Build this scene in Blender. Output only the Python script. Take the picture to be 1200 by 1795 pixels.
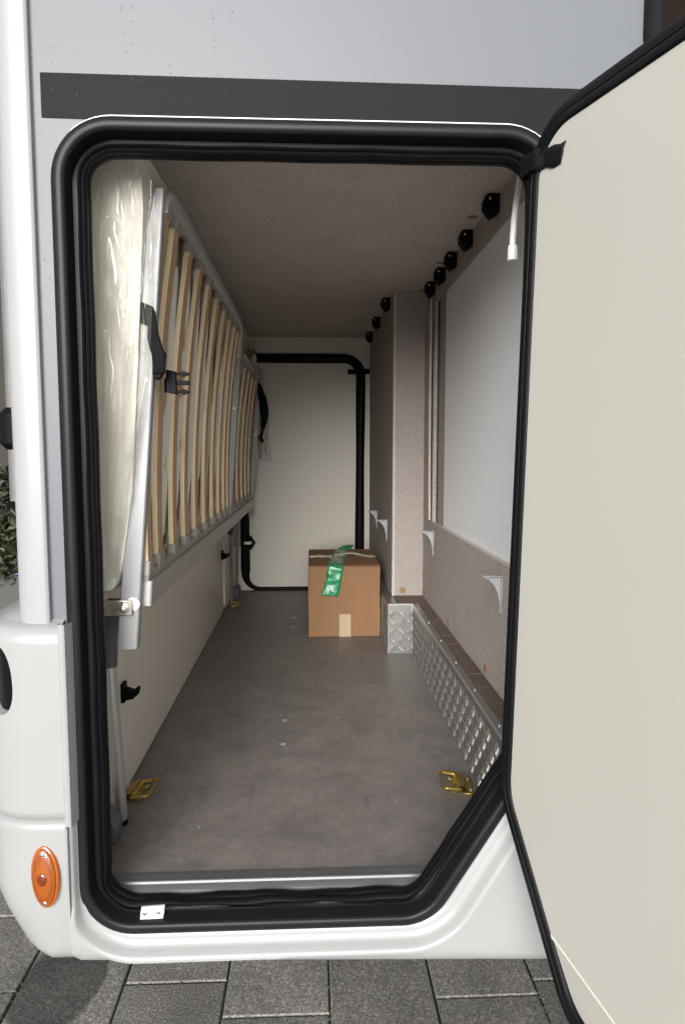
import bpy, bmesh, math, random
from mathutils import Vector, noise, geometry
R = math.radians
random.seed(7)
scene = bpy.context.scene
for o in list(bpy.data.objects):
    bpy.data.objects.remove(o)

# ------------------------------------------------------------------ camera
cam_d = bpy.data.cameras.new('camera')
cam = bpy.data.objects.new('camera', cam_d)
scene.collection.objects.link(cam)
cam.location = (0.0, -1.02, 1.10)
cam.rotation_euler = (R(90 - 5.1), 0, R(-2.6))
cam_d.sensor_fit = 'HORIZONTAL'
cam_d.sensor_width = 24.0
cam_d.lens = 24.0
cam_d.clip_start = 0.02
cam_d.clip_end = 600
scene.camera = cam

# ------------------------------------------------------------------ light
SUN_EL, SUN_AZ = 18.0, 13.0            # from behind the camera, a touch to its left
world = bpy.data.worlds.new('World')
scene.world = world
world.use_nodes = True
wn = world.node_tree
wn.nodes.clear()
sky = wn.nodes.new('ShaderNodeTexSky')
sky.sky_type = 'NISHITA'
sky.sun_disc = False
sky.sun_rotation = R(180 + SUN_AZ)
sky.air_density = 1.0
sky.dust_density = 4.0
sky.ozone_density = 1.0
sky.sun_elevation = R(SUN_EL)
hs = wn.nodes.new('ShaderNodeHueSaturation')
hs.inputs['Saturation'].default_value = 0.15
bg = wn.nodes.new('ShaderNodeBackground')
bg.inputs['Strength'].default_value = 0.08
wo = wn.nodes.new('ShaderNodeOutputWorld')
wn.links.new(sky.outputs[0], hs.inputs['Color'])
wn.links.new(hs.outputs[0], bg.inputs[0])
wn.links.new(bg.outputs[0], wo.inputs[0])

sun_d = bpy.data.lights.new('sun', 'SUN')
sun_d.energy = 1.5
sun_d.angle = R(40)
sun_d.color = (1.0, 0.985, 0.965)
sun = bpy.data.objects.new('sun', sun_d)
scene.collection.objects.link(sun)
sd = Vector((-math.sin(R(SUN_AZ)) * math.cos(R(SUN_EL)), -math.cos(R(SUN_AZ)) * math.cos(R(SUN_EL)), math.sin(R(SUN_EL))))
sun.rotation_euler = sd.to_track_quat('Z', 'Y').to_euler()
sun.location = sd * 20

scene.view_settings.view_transform = 'Standard'
scene.view_settings.look = 'None'
scene.view_settings.gamma = 1.0
scene.view_settings.exposure = 1.15
scene.view_settings.use_curve_mapping = False

# ------------------------------------------------------------------ materials
def nodes_of(m):
    m.use_nodes = True
    nt = m.node_tree
    return nt, nt.nodes['Principled BSDF']

def pmat(name, col, rough=0.5, metal=0.0, var=0.06, scale=6.0, bump=0.0, bscale=150.0, spec=0.5,
         coat=0.0, stretch=(1, 1, 1), rvar=0.06, fine=0.0, fscale=400.0, detail=5.0):
    m = bpy.data.materials.new(name)
    nt, b = nodes_of(m)
    N, L = nt.nodes, nt.links
    tc = N.new('ShaderNodeTexCoord')
    mp = N.new('ShaderNodeMapping')
    mp.inputs['Scale'].default_value = stretch
    L.new(tc.outputs['Object'], mp.inputs['Vector'])
    n1 = N.new('ShaderNodeTexNoise')
    n1.inputs['Scale'].default_value = scale
    n1.inputs['Detail'].default_value = detail
    n1.inputs['Roughness'].default_value = 0.6
    L.new(mp.outputs[0], n1.inputs['Vector'])
    mx = N.new('ShaderNodeMixRGB')
    lo = [max(0, c * (1 - var * 1.6)) for c in col]
    hi = [min(1, c * (1 + var * 1.6)) for c in col]
    mx.inputs[1].default_value = (*lo, 1)
    mx.inputs[2].default_value = (*hi, 1)
    L.new(n1.outputs['Fac'], mx.inputs[0])
    out = mx.outputs[0]
    if fine > 0:
        n3 = N.new('ShaderNodeTexNoise')
        n3.inputs['Scale'].default_value = fscale
        n3.inputs['Detail'].default_value = 2.0
        L.new(mp.outputs[0], n3.inputs['Vector'])
        r3 = N.new('ShaderNodeMapRange')
        r3.inputs['From Min'].default_value = 0.3
        r3.inputs['From Max'].default_value = 0.7
        r3.inputs['To Min'].default_value = 1 - fine
        r3.inputs['To Max'].default_value = 1 + fine
        L.new(n3.outputs['Fac'], r3.inputs['Value'])
        mm = N.new('ShaderNodeVectorMath')
        mm.operation = 'SCALE'
        L.new(out, mm.inputs[0])
        L.new(r3.outputs[0], mm.inputs['Scale'])
        out = mm.outputs[0]
    L.new(out, b.inputs['Base Color'])
    rr = N.new('ShaderNodeMapRange')
    rr.inputs['To Min'].default_value = max(0.02, rough - rvar)
    rr.inputs['To Max'].default_value = min(1, rough + rvar)
    L.new(n1.outputs['Fac'], rr.inputs['Value'])
    L.new(rr.outputs[0], b.inputs['Roughness'])
    b.inputs['Metallic'].default_value = metal
    b.inputs['Specular IOR Level'].default_value = spec
    b.inputs['Coat Weight'].default_value = coat
    b.inputs['Coat Roughness'].default_value = 0.08
    if bump > 0:
        n2 = N.new('ShaderNodeTexNoise')
        n2.inputs['Scale'].default_value = bscale
        n2.inputs['Detail'].default_value = 3.0
        L.new(mp.outputs[0], n2.inputs['Vector'])
        bp = N.new('ShaderNodeBump')
        bp.inputs['Strength'].default_value = bump
        bp.inputs['Distance'].default_value = 0.002
        L.new(n2.outputs['Fac'], bp.inputs['Height'])
        L.new(bp.outputs[0], b.inputs['Normal'])
    return m

MT = {}
MT['silver'] = pmat('silver_paint', (0.157, 0.167, 0.182), 0.35, 0.0, 0.015, 2.0, coat=0.0, rvar=0.03, spec=0.25)
MT['white'] = pmat('white_gloss_paint', (0.325, 0.331, 0.341), 0.32, 0, 0.012, 3.0, coat=0.1, bump=0.03, bscale=60, rvar=0.05)
MT['moulding'] = pmat('white_moulding', (0.325, 0.328, 0.328), 0.36, 0, 0.02, 7.0, coat=0.1, bump=0.04, bscale=90)
MT['stripe'] = pmat('dark_grey_film', (0.015, 0.016, 0.018), 0.5, 0, 0.06, 4.0, spec=0.06)
MT['sealant'] = pmat('white_sealant', (0.8, 0.8, 0.78), 0.45, 0, 0.04, 60)
MT['frame'] = pmat('black_satin_plastic', (0.011, 0.0115, 0.0135), 0.36, 0, 0.15, 12, bump=0.05, bscale=300, spec=0.2)
MT['rubber'] = pmat('black_rubber', (0.006, 0.0065, 0.0075), 0.45, 0, 0.2, 20, bump=0.05, bscale=220, spec=0.13)
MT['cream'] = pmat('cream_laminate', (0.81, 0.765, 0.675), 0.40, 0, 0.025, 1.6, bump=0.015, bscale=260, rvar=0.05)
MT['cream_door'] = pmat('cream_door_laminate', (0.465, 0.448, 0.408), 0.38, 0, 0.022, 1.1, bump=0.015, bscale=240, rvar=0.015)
MT['cream_pale'] = pmat('cream_fold_edge', (0.58, 0.56, 0.48), 0.35, 0, 0.03, 10)
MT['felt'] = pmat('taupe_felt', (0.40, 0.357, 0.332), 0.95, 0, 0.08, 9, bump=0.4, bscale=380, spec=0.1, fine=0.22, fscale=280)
MT['felt_ceiling_lit'] = pmat('taupe_felt_ceiling_lit', (0.60, 0.535, 0.49), 0.95, 0, 0.08, 9, bump=0.4, bscale=380, spec=0.1, fine=0.22, fscale=280)  # same felt as the walls, colour lightened to make up for missing ceiling light
MT['felt_pale'] = pmat('taupe_felt_edge', (0.56, 0.495, 0.45), 0.9, 0, 0.08, 9, bump=0.4, bscale=420, spec=0.1, fine=0.15, fscale=330)
MT['floor'] = pmat('stone_look_vinyl', (0.195, 0.174, 0.163), 0.5, 0, 0.30, 14, bump=0.06, bscale=300, fine=0.10, fscale=90, rvar=0.1, detail=9)
MT['alu'] = pmat('brushed_aluminium', (0.70, 0.71, 0.72), 0.36, 0.85, 0.04, 3, stretch=(30, 30, 1), bump=0.02, bscale=50)
MT['alu_pale'] = pmat('pale_anodised_aluminium', (0.32, 0.326, 0.333), 0.45, 0.3, 0.03, 3, stretch=(30, 30, 1))
MT['alu_grey'] = pmat('grey_anodised_aluminium', (0.42, 0.42, 0.40), 0.42, 0.4, 0.05, 3)
MT['sill'] = pmat('anodised_sill', (0.20, 0.212, 0.225), 0.5, 0.4, 0.06, 6)
MT['tread'] = pmat('aluminium_tread_plate', (0.36, 0.355, 0.345), 0.36, 0.85, 0.06, 20, bump=0.03, bscale=250, rvar=0.06)
MT['tread_bar'] = pmat('polished_tread_bars', (0.62, 0.615, 0.60), 0.26, 0.9, 0.05, 40)
MT['steel'] = pmat('zinc_plated_steel', (0.66, 0.64, 0.58), 0.28, 0.95, 0.08, 40)
MT['screw'] = pmat('screw_steel', (0.6, 0.6, 0.6), 0.3, 0.9, 0.1, 60)
MT['gold'] = pmat('yellow_zinc_plating', (0.50, 0.36, 0.09), 0.3, 0.9, 0.35, 45, rvar=0.1)
MT['plastic_blk'] = pmat('black_plastic', (0.006, 0.006, 0.007), 0.5, 0, 0.1, 30, spec=0.07)
MT['plastic_grey'] = pmat('grey_plastic', (0.10, 0.105, 0.115), 0.5, 0, 0.08, 30)
MT['cap_grey'] = pmat('translucent_grey_slat_cap', (0.33, 0.31, 0.28), 0.45, 0, 0.08, 40)
MT['bracket'] = pmat('pale_grey_powder_coat', (0.36, 0.38, 0.39), 0.45, 0, 0.04, 20)
MT['white_panel'] = pmat('white_panel', (0.86, 0.885, 0.915), 0.4, 0, 0.015, 2)
MT['white_plastic'] = pmat('white_plastic', (0.72, 0.72, 0.72), 0.4, 0, 0.03, 20)
MT['cap_brown'] = pmat('brown_cover_cap', (0.30, 0.19, 0.10), 0.55, 0, 0.08, 30)
MT['wood_face'] = pmat('slat_beech_face', (0.52, 0.345, 0.20), 0.55, 0, 0.16, 5, stretch=(14, 14, 0.9), bump=0.05, bscale=60)
MT['wood_edge'] = pmat('slat_ply_edge', (0.90, 0.64, 0.42), 0.55, 0, 0.2, 6, stretch=(120, 8, 0.7), bump=0.06, bscale=40)
MT['card'] = pmat('corrugated_card', (0.29, 0.165, 0.085), 0.8, 0, 0.07, 7, bump=0.08, bscale=160, spec=0.2, fine=0.05, fscale=260)
MT['card_tape'] = pmat('paper_tape', (0.50, 0.38, 0.26), 0.55, 0, 0.08, 25, bump=0.1, bscale=80)
MT['string_tape'] = pmat('crumpled_cream_tape', (0.52, 0.47, 0.36), 0.4, 0, 0.12, 30)
MT['green'] = pmat('green_tape', (0.015, 0.26, 0.10), 0.25, 0, 0.3, 40, bump=0.25, bscale=90, coat=0.1)
MT['foam'] = pmat('mattress_fabric', (0.84, 0.82, 0.76), 0.8, 0, 0.05, 5, bump=0.2, bscale=120)
MT['web'] = pmat('black_webbing', (0.010, 0.010, 0.011), 0.8, 0, 0.2, 50, spec=0.1, bump=0.4, bscale=500)
MT['tape_blk'] = pmat('black_tape', (0.008, 0.008, 0.009), 0.35, 0, 0.2, 40, bump=0.3, bscale=70, spec=0.2)
MT['soil'] = pmat('mossy_joint', (0.022, 0.024, 0.014), 0.95, 0, 0.5, 14, bump=0.8, bscale=120)
MT['moss'] = pmat('joint_moss', (0.055, 0.075, 0.018), 0.95, 0, 0.4, 60)
MT['plank'] = pmat('wood_look_vinyl', (0.125, 0.09, 0.072), 0.55, 0, 0.22, 12, stretch=(1, 8, 1))
MT['glass_dark'] = pmat('tinted_glass', (0.014, 0.009, 0.006), 0.10, 0, 0.1, 2, spec=0.08)
MT['darkvoid'] = pmat('lamp_recess_black', (0.006, 0.005, 0.005), 0.3, 0, 0.1, 10, spec=0.1)
MT['concrete'] = pmat('grey_concrete', (0.24, 0.24, 0.235), 0.8, 0, 0.12, 12, bump=0.3, bscale=120, fine=0.1)
MT['dark_concrete'] = pmat('weathered_concrete', (0.075, 0.075, 0.072), 0.85, 0, 0.2, 12, bump=0.3, bscale=120)
MT['post_grey'] = pmat('galvanised_post', (0.16, 0.16, 0.155), 0.5, 0.2, 0.15, 10)
MT['bark'] = pmat('dark_bark', (0.06, 0.045, 0.032), 0.9, 0, 0.3, 20, bump=0.5, bscale=60)
MT['flower'] = pmat('blue_petal', (0.16, 0.15, 0.45), 0.6, 0, 0.15, 20)
MT['slate'] = pmat('brown_render', (0.04, 0.032, 0.026), 0.85, 0, 0.2, 5, bump=0.3, bscale=80)

def add_scuffs(m):
    nt = m.node_tree
    N, L = nt.nodes, nt.links
    b = N['Principled BSDF']
    src = b.inputs['Base Color'].links[0].from_socket
    tc = N.new('ShaderNodeTexCoord'); mp = N.new('ShaderNodeMapping')
    mp.inputs['Rotation'].default_value = (0, 0, R(24)); mp.inputs['Scale'].default_value = (26, 2.2, 1)
    L.new(tc.outputs['Object'], mp.inputs['Vector'])
    n = N.new('ShaderNodeTexNoise'); n.inputs['Scale'].default_value = 2.6; n.inputs['Detail'].default_value = 3
    L.new(mp.outputs[0], n.inputs['Vector'])
    r = N.new('ShaderNodeMapRange'); r.inputs['From Min'].default_value = .66; r.inputs['From Max'].default_value = .74
    r.inputs['To Min'].default_value = 0; r.inputs['To Max'].default_value = .32
    L.new(n.outputs['Fac'], r.inputs['Value'])
    x = N.new('ShaderNodeMixRGB'); x.inputs[2].default_value = (.085, .06, .055, 1)
    L.new(r.outputs[0], x.inputs[0]); L.new(src, x.inputs[1]); L.new(x.outputs[0], b.inputs['Base Color'])
add_scuffs(MT['floor'])
def amber_mat():
    m = bpy.data.materials.new('amber_lens')
    nt, b = nodes_of(m)
    N, L = nt.nodes, nt.links
    tc = N.new('ShaderNodeTexCoord')
    v = N.new('ShaderNodeTexVoronoi')
    v.inputs['Scale'].default_value = 300
    v.inputs['Randomness'].default_value = 0.12
    L.new(tc.outputs['Object'], v.inputs['Vector'])
    r = N.new('ShaderNodeValToRGB')
    r.color_ramp.elements[0].color = (0.42, 0.115, 0.005, 1)
    r.color_ramp.elements[1].color = (0.20, 0.035, 0.002, 1)
    r.color_ramp.elements[1].position = 0.75
    L.new(v.outputs['Distance'], r.inputs[0])
    L.new(r.outputs[0], b.inputs['Base Color'])
    bp = N.new('ShaderNodeBump')
    bp.inputs['Strength'].default_value = 0.6
    bp.inputs['Distance'].default_value = 0.001
    L.new(v.outputs['Distance'], bp.inputs['Height'])
    L.new(bp.outputs[0], b.inputs['Normal'])
    b.inputs['Roughness'].default_value = 0.25
    b.inputs['Coat Weight'].default_value = 1.0
    b.inputs['Coat Roughness'].default_value = 0.03
    return m
MT['amber'] = amber_mat()
MT['amber_rim'] = pmat('amber_rim', (0.42, 0.10, 0.006), 0.12, 0, 0.1, 30, coat=1.0)
MT['amber_bulb'] = pmat('amber_bulb', (0.14, 0.028, 0.003), 0.15, 0, 0.2, 60, coat=1.0)

def film_mat(name='clear_plastic_film', haze=0.09, tint=(0.93, 0.92, 0.89)):
    m = bpy.data.materials.new(name)
    m.use_nodes = True
    nt = m.node_tree
    N, L = nt.nodes, nt.links
    N.clear()
    out = N.new('ShaderNodeOutputMaterial')
    tr = N.new('ShaderNodeBsdfTransparent')
    tr.inputs[0].default_value = (*tint, 1)
    gl = N.new('ShaderNodeBsdfGlossy')
    gl.inputs['Roughness'].default_value = 0.05
    gl.inputs['Color'].default_value = (1, 1, 1, 1)
    df = N.new('ShaderNodeBsdfDiffuse')
    df.inputs[0].default_value = (0.82, 0.82, 0.80, 1)
    lw = N.new('ShaderNodeLayerWeight')
    lw.inputs['Blend'].default_value = 0.35
    tc = N.new('ShaderNodeTexCoord')
    nz = N.new('ShaderNodeTexNoise')
    nz.inputs['Scale'].default_value = 60
    nz.inputs['Detail'].default_value = 2
    L.new(tc.outputs['Object'], nz.inputs['Vector'])
    bp = N.new('ShaderNodeBump')
    bp.inputs['Strength'].default_value = 0.10
    bp.inputs['Distance'].default_value = 0.002
    L.new(nz.outputs['Fac'], bp.inputs['Height'])
    for nd in (gl, lw):
        L.new(bp.outputs[0], nd.inputs['Normal'])
    mr = N.new('ShaderNodeMapRange')
    mr.inputs['To Min'].default_value = 0.015
    mr.inputs['To Max'].default_value = 0.62
    L.new(lw.outputs['Fresnel'], mr.inputs['Value'])
    m1 = N.new('ShaderNodeMixShader')
    m1.inputs[0].default_value = haze
    L.new(tr.outputs[0], m1.inputs[1])
    L.new(df.outputs[0], m1.inputs[2])
    m2 = N.new('ShaderNodeMixShader')
    L.new(mr.outputs[0], m2.inputs[0])
    L.new(m1.outputs[0], m2.inputs[1])
    L.new(gl.outputs[0], m2.inputs[2])
    L.new(m2.outputs[0], out.inputs['Surface'])
    return m
MT['film'] = film_mat()
MT['film_tan'] = film_mat('clear_film_warm_bounce', 0.05, (0.84, 0.73, 0.60))  # clear film; tan tint stands in for light reflected off the wooden slats
MT['drop'] = film_mat('water_drop', 0.05, (0.80, 0.80, 0.82))

G = 0.08                                   # ground level
def paver_mat():
    m = bpy.data.materials.new('concrete_paver')
    nt, b = nodes_of(m)
    N, L = nt.nodes, nt.links
    ge = N.new('ShaderNodeNewGeometry')
    oi = N.new('ShaderNodeObjectInfo')
    n1 = N.new('ShaderNodeTexNoise'); n1.inputs['Scale'].default_value = 230; n1.inputs['Detail'].default_value = 4; n1.inputs['Roughness'].default_value = 0.7
    n2 = N.new('ShaderNodeTexNoise'); n2.inputs['Scale'].default_value = 9; n2.inputs['Detail'].default_value = 6
    L.new(ge.outputs['Position'], n1.inputs['Vector']); L.new(ge.outputs['Position'], n2.inputs['Vector'])
    r = N.new('ShaderNodeValToRGB')
    e = r.color_ramp.elements
    e[0].position = 0.30; e[0].color = (0.055, 0.053, 0.050, 1)
    e[1].position = 0.74; e[1].color = (0.38, 0.365, 0.34, 1)
    c = e.new(0.52); c.color = (0.15, 0.143, 0.133, 1)
    L.new(n1.outputs['Fac'], r.inputs[0])
    mr = N.new('ShaderNodeMapRange'); mr.inputs['From Min'].default_value = 0.25; mr.inputs['From Max'].default_value = 0.75
    mr.inputs['To Min'].default_value = 0.72; mr.inputs['To Max'].default_value = 1.25
    L.new(n2.outputs['Fac'], mr.inputs['Value'])
    mo = N.new('ShaderNodeMapRange'); mo.inputs['To Min'].default_value = 1.05; mo.inputs['To Max'].default_value = 1.6
    L.new(oi.outputs['Random'], mo.inputs['Value'])
    mu = N.new('ShaderNodeMath'); mu.operation = 'MULTIPLY'
    L.new(mr.outputs[0], mu.inputs[0]); L.new(mo.outputs[0], mu.inputs[1])
    # spilt water: a wet patch with its own outline
    sub = N.new('ShaderNodeVectorMath'); sub.operation = 'SUBTRACT'
    sub.inputs[1].default_value = (-0.485, 0.235, G)
    L.new(ge.outputs['Position'], sub.inputs[0])
    scl = N.new('ShaderNodeVectorMath'); scl.operation = 'MULTIPLY'; scl.inputs[1].default_value = (1.0, 0.62, 1)
    L.new(sub.outputs[0], scl.inputs[0])
    ln = N.new('ShaderNodeVectorMath'); ln.operation = 'LENGTH'
    L.new(scl.outputs[0], ln.inputs[0])
    n4 = N.new('ShaderNodeTexNoise'); n4.inputs['Scale'].default_value = 14
    L.new(ge.outputs['Position'], n4.inputs['Vector'])
    ad = N.new('ShaderNodeMath'); ad.operation = 'MULTIPLY_ADD'; ad.inputs[1].default_value = 0.03
    L.new(n4.outputs['Fac'], ad.inputs[0]); L.new(ln.outputs['Value'], ad.inputs[2])
    wr = N.new('ShaderNodeMapRange'); wr.inputs['From Min'].default_value = 0.092; wr.inputs['From Max'].default_value = 0.099
    wr.inputs['To Min'].default_value = 0.42; wr.inputs['To Max'].default_value = 1.0
    L.new(ad.outputs[0], wr.inputs['Value'])
    mu2 = N.new('ShaderNodeMath'); mu2.operation = 'MULTIPLY'
    L.new(mu.outputs[0], mu2.inputs[0]); L.new(wr.outputs[0], mu2.inputs[1])
    vs = N.new('ShaderNodeVectorMath'); vs.operation = 'SCALE'
    L.new(r.outputs[0], vs.inputs[0]); L.new(mu2.outputs[0], vs.inputs['Scale'])
    L.new(vs.outputs[0], b.inputs['Base Color'])
    rg = N.new('ShaderNodeMapRange'); rg.inputs['From Min'].default_value = 0.42; rg.inputs['To Min'].default_value = 0.45; rg.inputs['To Max'].default_value = 0.8
    L.new(wr.outputs[0], rg.inputs['Value']); L.new(rg.outputs[0], b.inputs['Roughness'])
    bp = N.new('ShaderNodeBump'); bp.inputs['Strength'].default_value = 0.5; bp.inputs['Distance'].default_value = 0.002
    L.new(n1.outputs['Fac'], bp.inputs['Height']); L.new(bp.outputs[0], b.inputs['Normal'])
    return m
MT['paver'] = paver_mat()

def ground_mat():
    m = bpy.data.materials.new('paved_yard_bounce')
    nt, b = nodes_of(m)
    N, L = nt.nodes, nt.links
    ge = N.new('ShaderNodeNewGeometry')
    br = N.new('ShaderNodeTexBrick')
    br.inputs['Scale'].default_value = 1.0
    br.inputs['Brick Width'].default_value = 0.215; br.inputs['Row Height'].default_value = 0.2
    br.inputs['Mortar Size'].default_value = 0.003
    br.inputs['Color1'].default_value = (0.40, 0.39, 0.365, 1); br.inputs['Color2'].default_value = (0.36, 0.35, 0.33, 1)  # unseen yard, paler than the near pavers to bounce light into the garage
    br.inputs['Mortar'].default_value = (0.03, 0.03, 0.022, 1)
    mp = N.new('ShaderNodeMapping'); mp.inputs['Rotation'].default_value = (0, 0, R(90))
    L.new(ge.outputs['Position'], mp.inputs['Vector']); L.new(mp.outputs[0], br.inputs['Vector'])
    L.new(br.outputs['Color'], b.inputs['Base Color'])
    b.inputs['Roughness'].default_value = 0.8
    return m
MT['ground'] = ground_mat()

def leaf_mat(name, c1, c2):
    m = bpy.data.materials.new(name)
    nt, b = nodes_of(m)
    N, L = nt.nodes, nt.links
    ge = N.new('ShaderNodeNewGeometry')
    r = N.new('ShaderNodeValToRGB')
    r.color_ramp.elements[0].color = (*c1, 1); r.color_ramp.elements[1].color = (*c2, 1)
    L.new(ge.outputs['Random Per Island'], r.inputs[0]); L.new(r.outputs[0], b.inputs['Base Color'])
    b.inputs['Roughness'].default_value = 0.5
    return m
MT['leaf'] = leaf_mat('shrub_leaf', (0.010, 0.014, 0.004), (0.038, 0.042, 0.011))
MT['hedge'] = leaf_mat('hedge_leaf', (0.010, 0.013, 0.007), (0.035, 0.042, 0.016))

# ------------------------------------------------------------------ mesh helpers
class MB:
    def __init__(s): s.v = []; s.f = []; s.mi = []
    def add(s, vs, fs, mi=0):
        k = len(s.v)
        s.v += [tuple(v) for v in vs]
        s.f += [tuple(i + k for i in f) for f in fs]
        s.mi += [mi] * len(fs)
        return s
    def box(s, a, b, mi=0):
        (x0, y0, z0), (x1, y1, z1) = a, b
        x0, x1 = sorted((x0, x1)); y0, y1 = sorted((y0, y1)); z0, z1 = sorted((z0, z1))
        return s.add([(x0, y0, z0), (x1, y0, z0), (x1, y1, z0), (x0, y1, z0), (x0, y0, z1), (x1, y0, z1), (x1, y1, z1), (x0, y1, z1)],
              [(3, 2, 1, 0), (4, 5, 6, 7), (0, 1, 5, 4), (1, 2, 6, 5), (2, 3, 7, 6), (3, 0, 4, 7)], mi)
    def tube(s, path, r, n=12, closed=False, caps=True, mi=0, squash=None):
        P = [Vector(p) for p in path]
        rs = r if isinstance(r, (list, tuple)) else [r] * len(P)
        rings = []
        ref = None
        for i, p in enumerate(P):
            a = P[i - 1] if (i > 0 or closed) else p
            b = P[(i + 1) % len(P)] if (i < len(P) - 1 or closed) else p
            t = (b - a).normalized()
            if ref is None:
                ref = t.orthogonal().normalized()
            else:
                ref = (ref - t * ref.dot(t)).normalized()
            bi = t.cross(ref)
            rings.append([p + (ref * math.cos(2 * math.pi * k / n) + bi * math.sin(2 * math.pi * k / n)) * rs[i] for k in range(n)])
        vs = [v for rg in rings for v in rg]
        fs = []
        m = len(rings)
        for i in range(m if closed else m - 1):
            for k in range(n):
                fs.append((i * n + k, i * n + (k + 1) % n, ((i + 1) % m) * n + (k + 1) % n, ((i + 1) % m) * n + k))
        if caps and not closed:
            fs.append(tuple(reversed(range(n))))
            fs.append(tuple((m - 1) * n + k for k in range(n)))
        return s.add(vs, fs, mi)
    def prism(s, poly, ax, a, b, mi=0):
        # poly in the two other axes (in xyz order), extruded along ax from a to b
        def mk(p, t):
            l = list(p); l.insert(ax, t); return tuple(l)
        n = len(poly)
        vs = [mk(p, a) for p in poly] + [mk(p, b) for p in poly]
        fs = [tuple(range(n)), tuple(reversed(range(n, 2 * n)))]
        for i in range(n):
            j = (i + 1) % n
            fs.append((i, i + n, j + n, j))
        return s.add(vs, fs, mi)
    def disc(s, c, r, h, ax=1, n=14, sgn=-1, dome=0.5, mi=0):
        # low round head on a surface: c on the surface, rising along sgn*axis
        def mk(u, v, w):
            l = [u, v]; l.insert(ax, w); return (c[0] + l[0], c[1] + l[1], c[2] + l[2])
        vs = []
        for rr, hh in ((1, 0), (1, 1 - dome), (0.7, 1)):
            for k in range(n):
                a = 2 * math.pi * k / n
                vs.append(mk(math.cos(a) * r * rr, math.sin(a) * r * rr, sgn * h * hh))
        fs = [(i * n + k, i * n + (k + 1) % n, (i + 1) * n + (k + 1) % n, (i + 1) * n + k) for i in range(2) for k in range(n)]
        fs.append(tuple(2 * n + k for k in range(n)))
        return s.add(vs, fs, mi)
    def grid(s, rows, closed_u=False, mi=0):
        n = len(rows[0]); m = len(rows)
        vs = [v for r in rows for v in r]
        fs = []
        for i in range(m - 1):
            for k in range(n if closed_u else n - 1):
                fs.append((i * n + k, i * n + (k + 1) % n, (i + 1) * n + (k + 1) % n, (i + 1) * n + k))
        return s.add(vs, fs, mi)
    def mesh(s, name, origin=(0, 0, 0), smooth=40, fix=True):
        me = bpy.data.meshes.new(name)
        o = Vector(origin)
        me.from_pydata([tuple(Vector(v) - o) for v in s.v], [], s.f)
        me.polygons.foreach_set('material_index', s.mi)
        if fix:
            bm = bmesh.new(); bm.from_mesh(me)
            bmesh.ops.recalc_face_normals(bm, faces=bm.faces)
            bm.to_mesh(me); bm.free()
        if smooth:
            me.shade_smooth()
            me.set_sharp_from_angle(angle=R(smooth))
        me.update()
        return me

def wloc(o):
    v = Vector((0, 0, 0))
    while o is not None:
        v += o.location; o = o.parent
    return v

def build(mb, name, mats, parent=None, smooth=40, bevel=0, fix=True, seg=2, origin=None):
    org = wloc(parent) if parent else Vector(origin or (0, 0, 0))
    me = mb.mesh(name, org, smooth, fix)
    for m in (mats if isinstance(mats, (list, tuple)) else [mats]):
        me.materials.append(MT[m])
    o = bpy.data.objects.new(name, me)
    scene.collection.objects.link(o)
    if parent: o.parent = parent
    else: o.location = org
    if bevel:
        md = o.modifiers.new('bevel', 'BEVEL'); md.width = bevel; md.segments = seg; md.limit_method = 'ANGLE'
        md.harden_normals = False
    return o

def tag(o, label, cat=None, group=None, kind=None):
    if label: o['label'] = label
    if cat: o['category'] = cat
    if group: o['group'] = group
    if kind: o['kind'] = kind
    return o

def thing(name, label, cat, loc=(0, 0, 0), group=None):
    o = bpy.data.objects.new(name, None)
    o.empty_display_size = 0.05
    scene.collection.objects.link(o)
    o.location = loc
    return tag(o, label, cat, group)

def dup(root, loc, rotz, label):
    r = root.copy(); scene.collection.objects.link(r)
    r.location = loc; r.rotation_euler = (0, 0, rotz); r['label'] = label
    for ch in list(root.children):
        c = ch.copy(); scene.collection.objects.link(c); c.parent = r
        for g in list(ch.children):
            d = g.copy(); scene.collection.objects.link(d); d.parent = c
    return r

def rpoly(pts, rad, n=10):
    out = []
    m = len(pts)
    for i in range(m):
        p = Vector(pts[i]); a = Vector(pts[i - 1]); b = Vector(pts[(i + 1) % m])
        r = rad[i] if isinstance(rad, (list, tuple)) else rad
        u = (a - p).normalized(); v = (b - p).normalized()
        ang = u.angle(v)
        t = r / math.tan(ang / 2)
        p0 = p + u * t; p1 = p + v * t
        c = p + (u + v).normalized() * (r / math.sin(ang / 2))
        a0 = math.atan2(p0.y - c.y, p0.x - c.x); a1 = math.atan2(p1.y - c.y, p1.x - c.x)
        d = a1 - a0
        while d > math.pi: d -= 2 * math.pi
        while d < -math.pi: d += 2 * math.pi
        for k in range(n + 1):
            aa = a0 + d * k / n
            out.append(Vector((c.x + r * math.cos(aa), c.y + r * math.sin(aa))))
    return out

def subdivide_path(P, step):
    out = []
    m = len(P)
    for i in range(m):
        a, b = P[i], P[(i + 1) % m]
        k = max(1, int((b - a).length / step))
        out += [a.lerp(b, j / k) for j in range(k)]
    return out

def normals2(P):   # inward normals for a clockwise (in x,z) closed path
    out = []
    m = len(P)
    for i in range(m):
        e0 = (P[i] - P[i - 1]).normalized() if (P[i] - P[i - 1]).length > 1e-6 else None
        e1 = (P[(i + 1) % m] - P[i]).normalized()
        t = (e1 if e0 is None else (e0 + e1)).normalized()
        out.append(Vector((t.y, -t.x)))
    return out

def sweep(mb, P, prof, mi=0, closed=True, wob=None, us=1.0):
    Nn = normals2(P)
    rows = []
    for q, (u, y) in enumerate(prof):
        row = []
        for i, (p, n) in enumerate(zip(P, Nn)):
            uu = u * us + (wob(p, q) if wob else 0)
            row.append((p.x + n.x * uu, y, p.y + n.y * uu))
        rows.append(row)
    mb.grid(rows, closed_u=closed, mi=mi)

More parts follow.
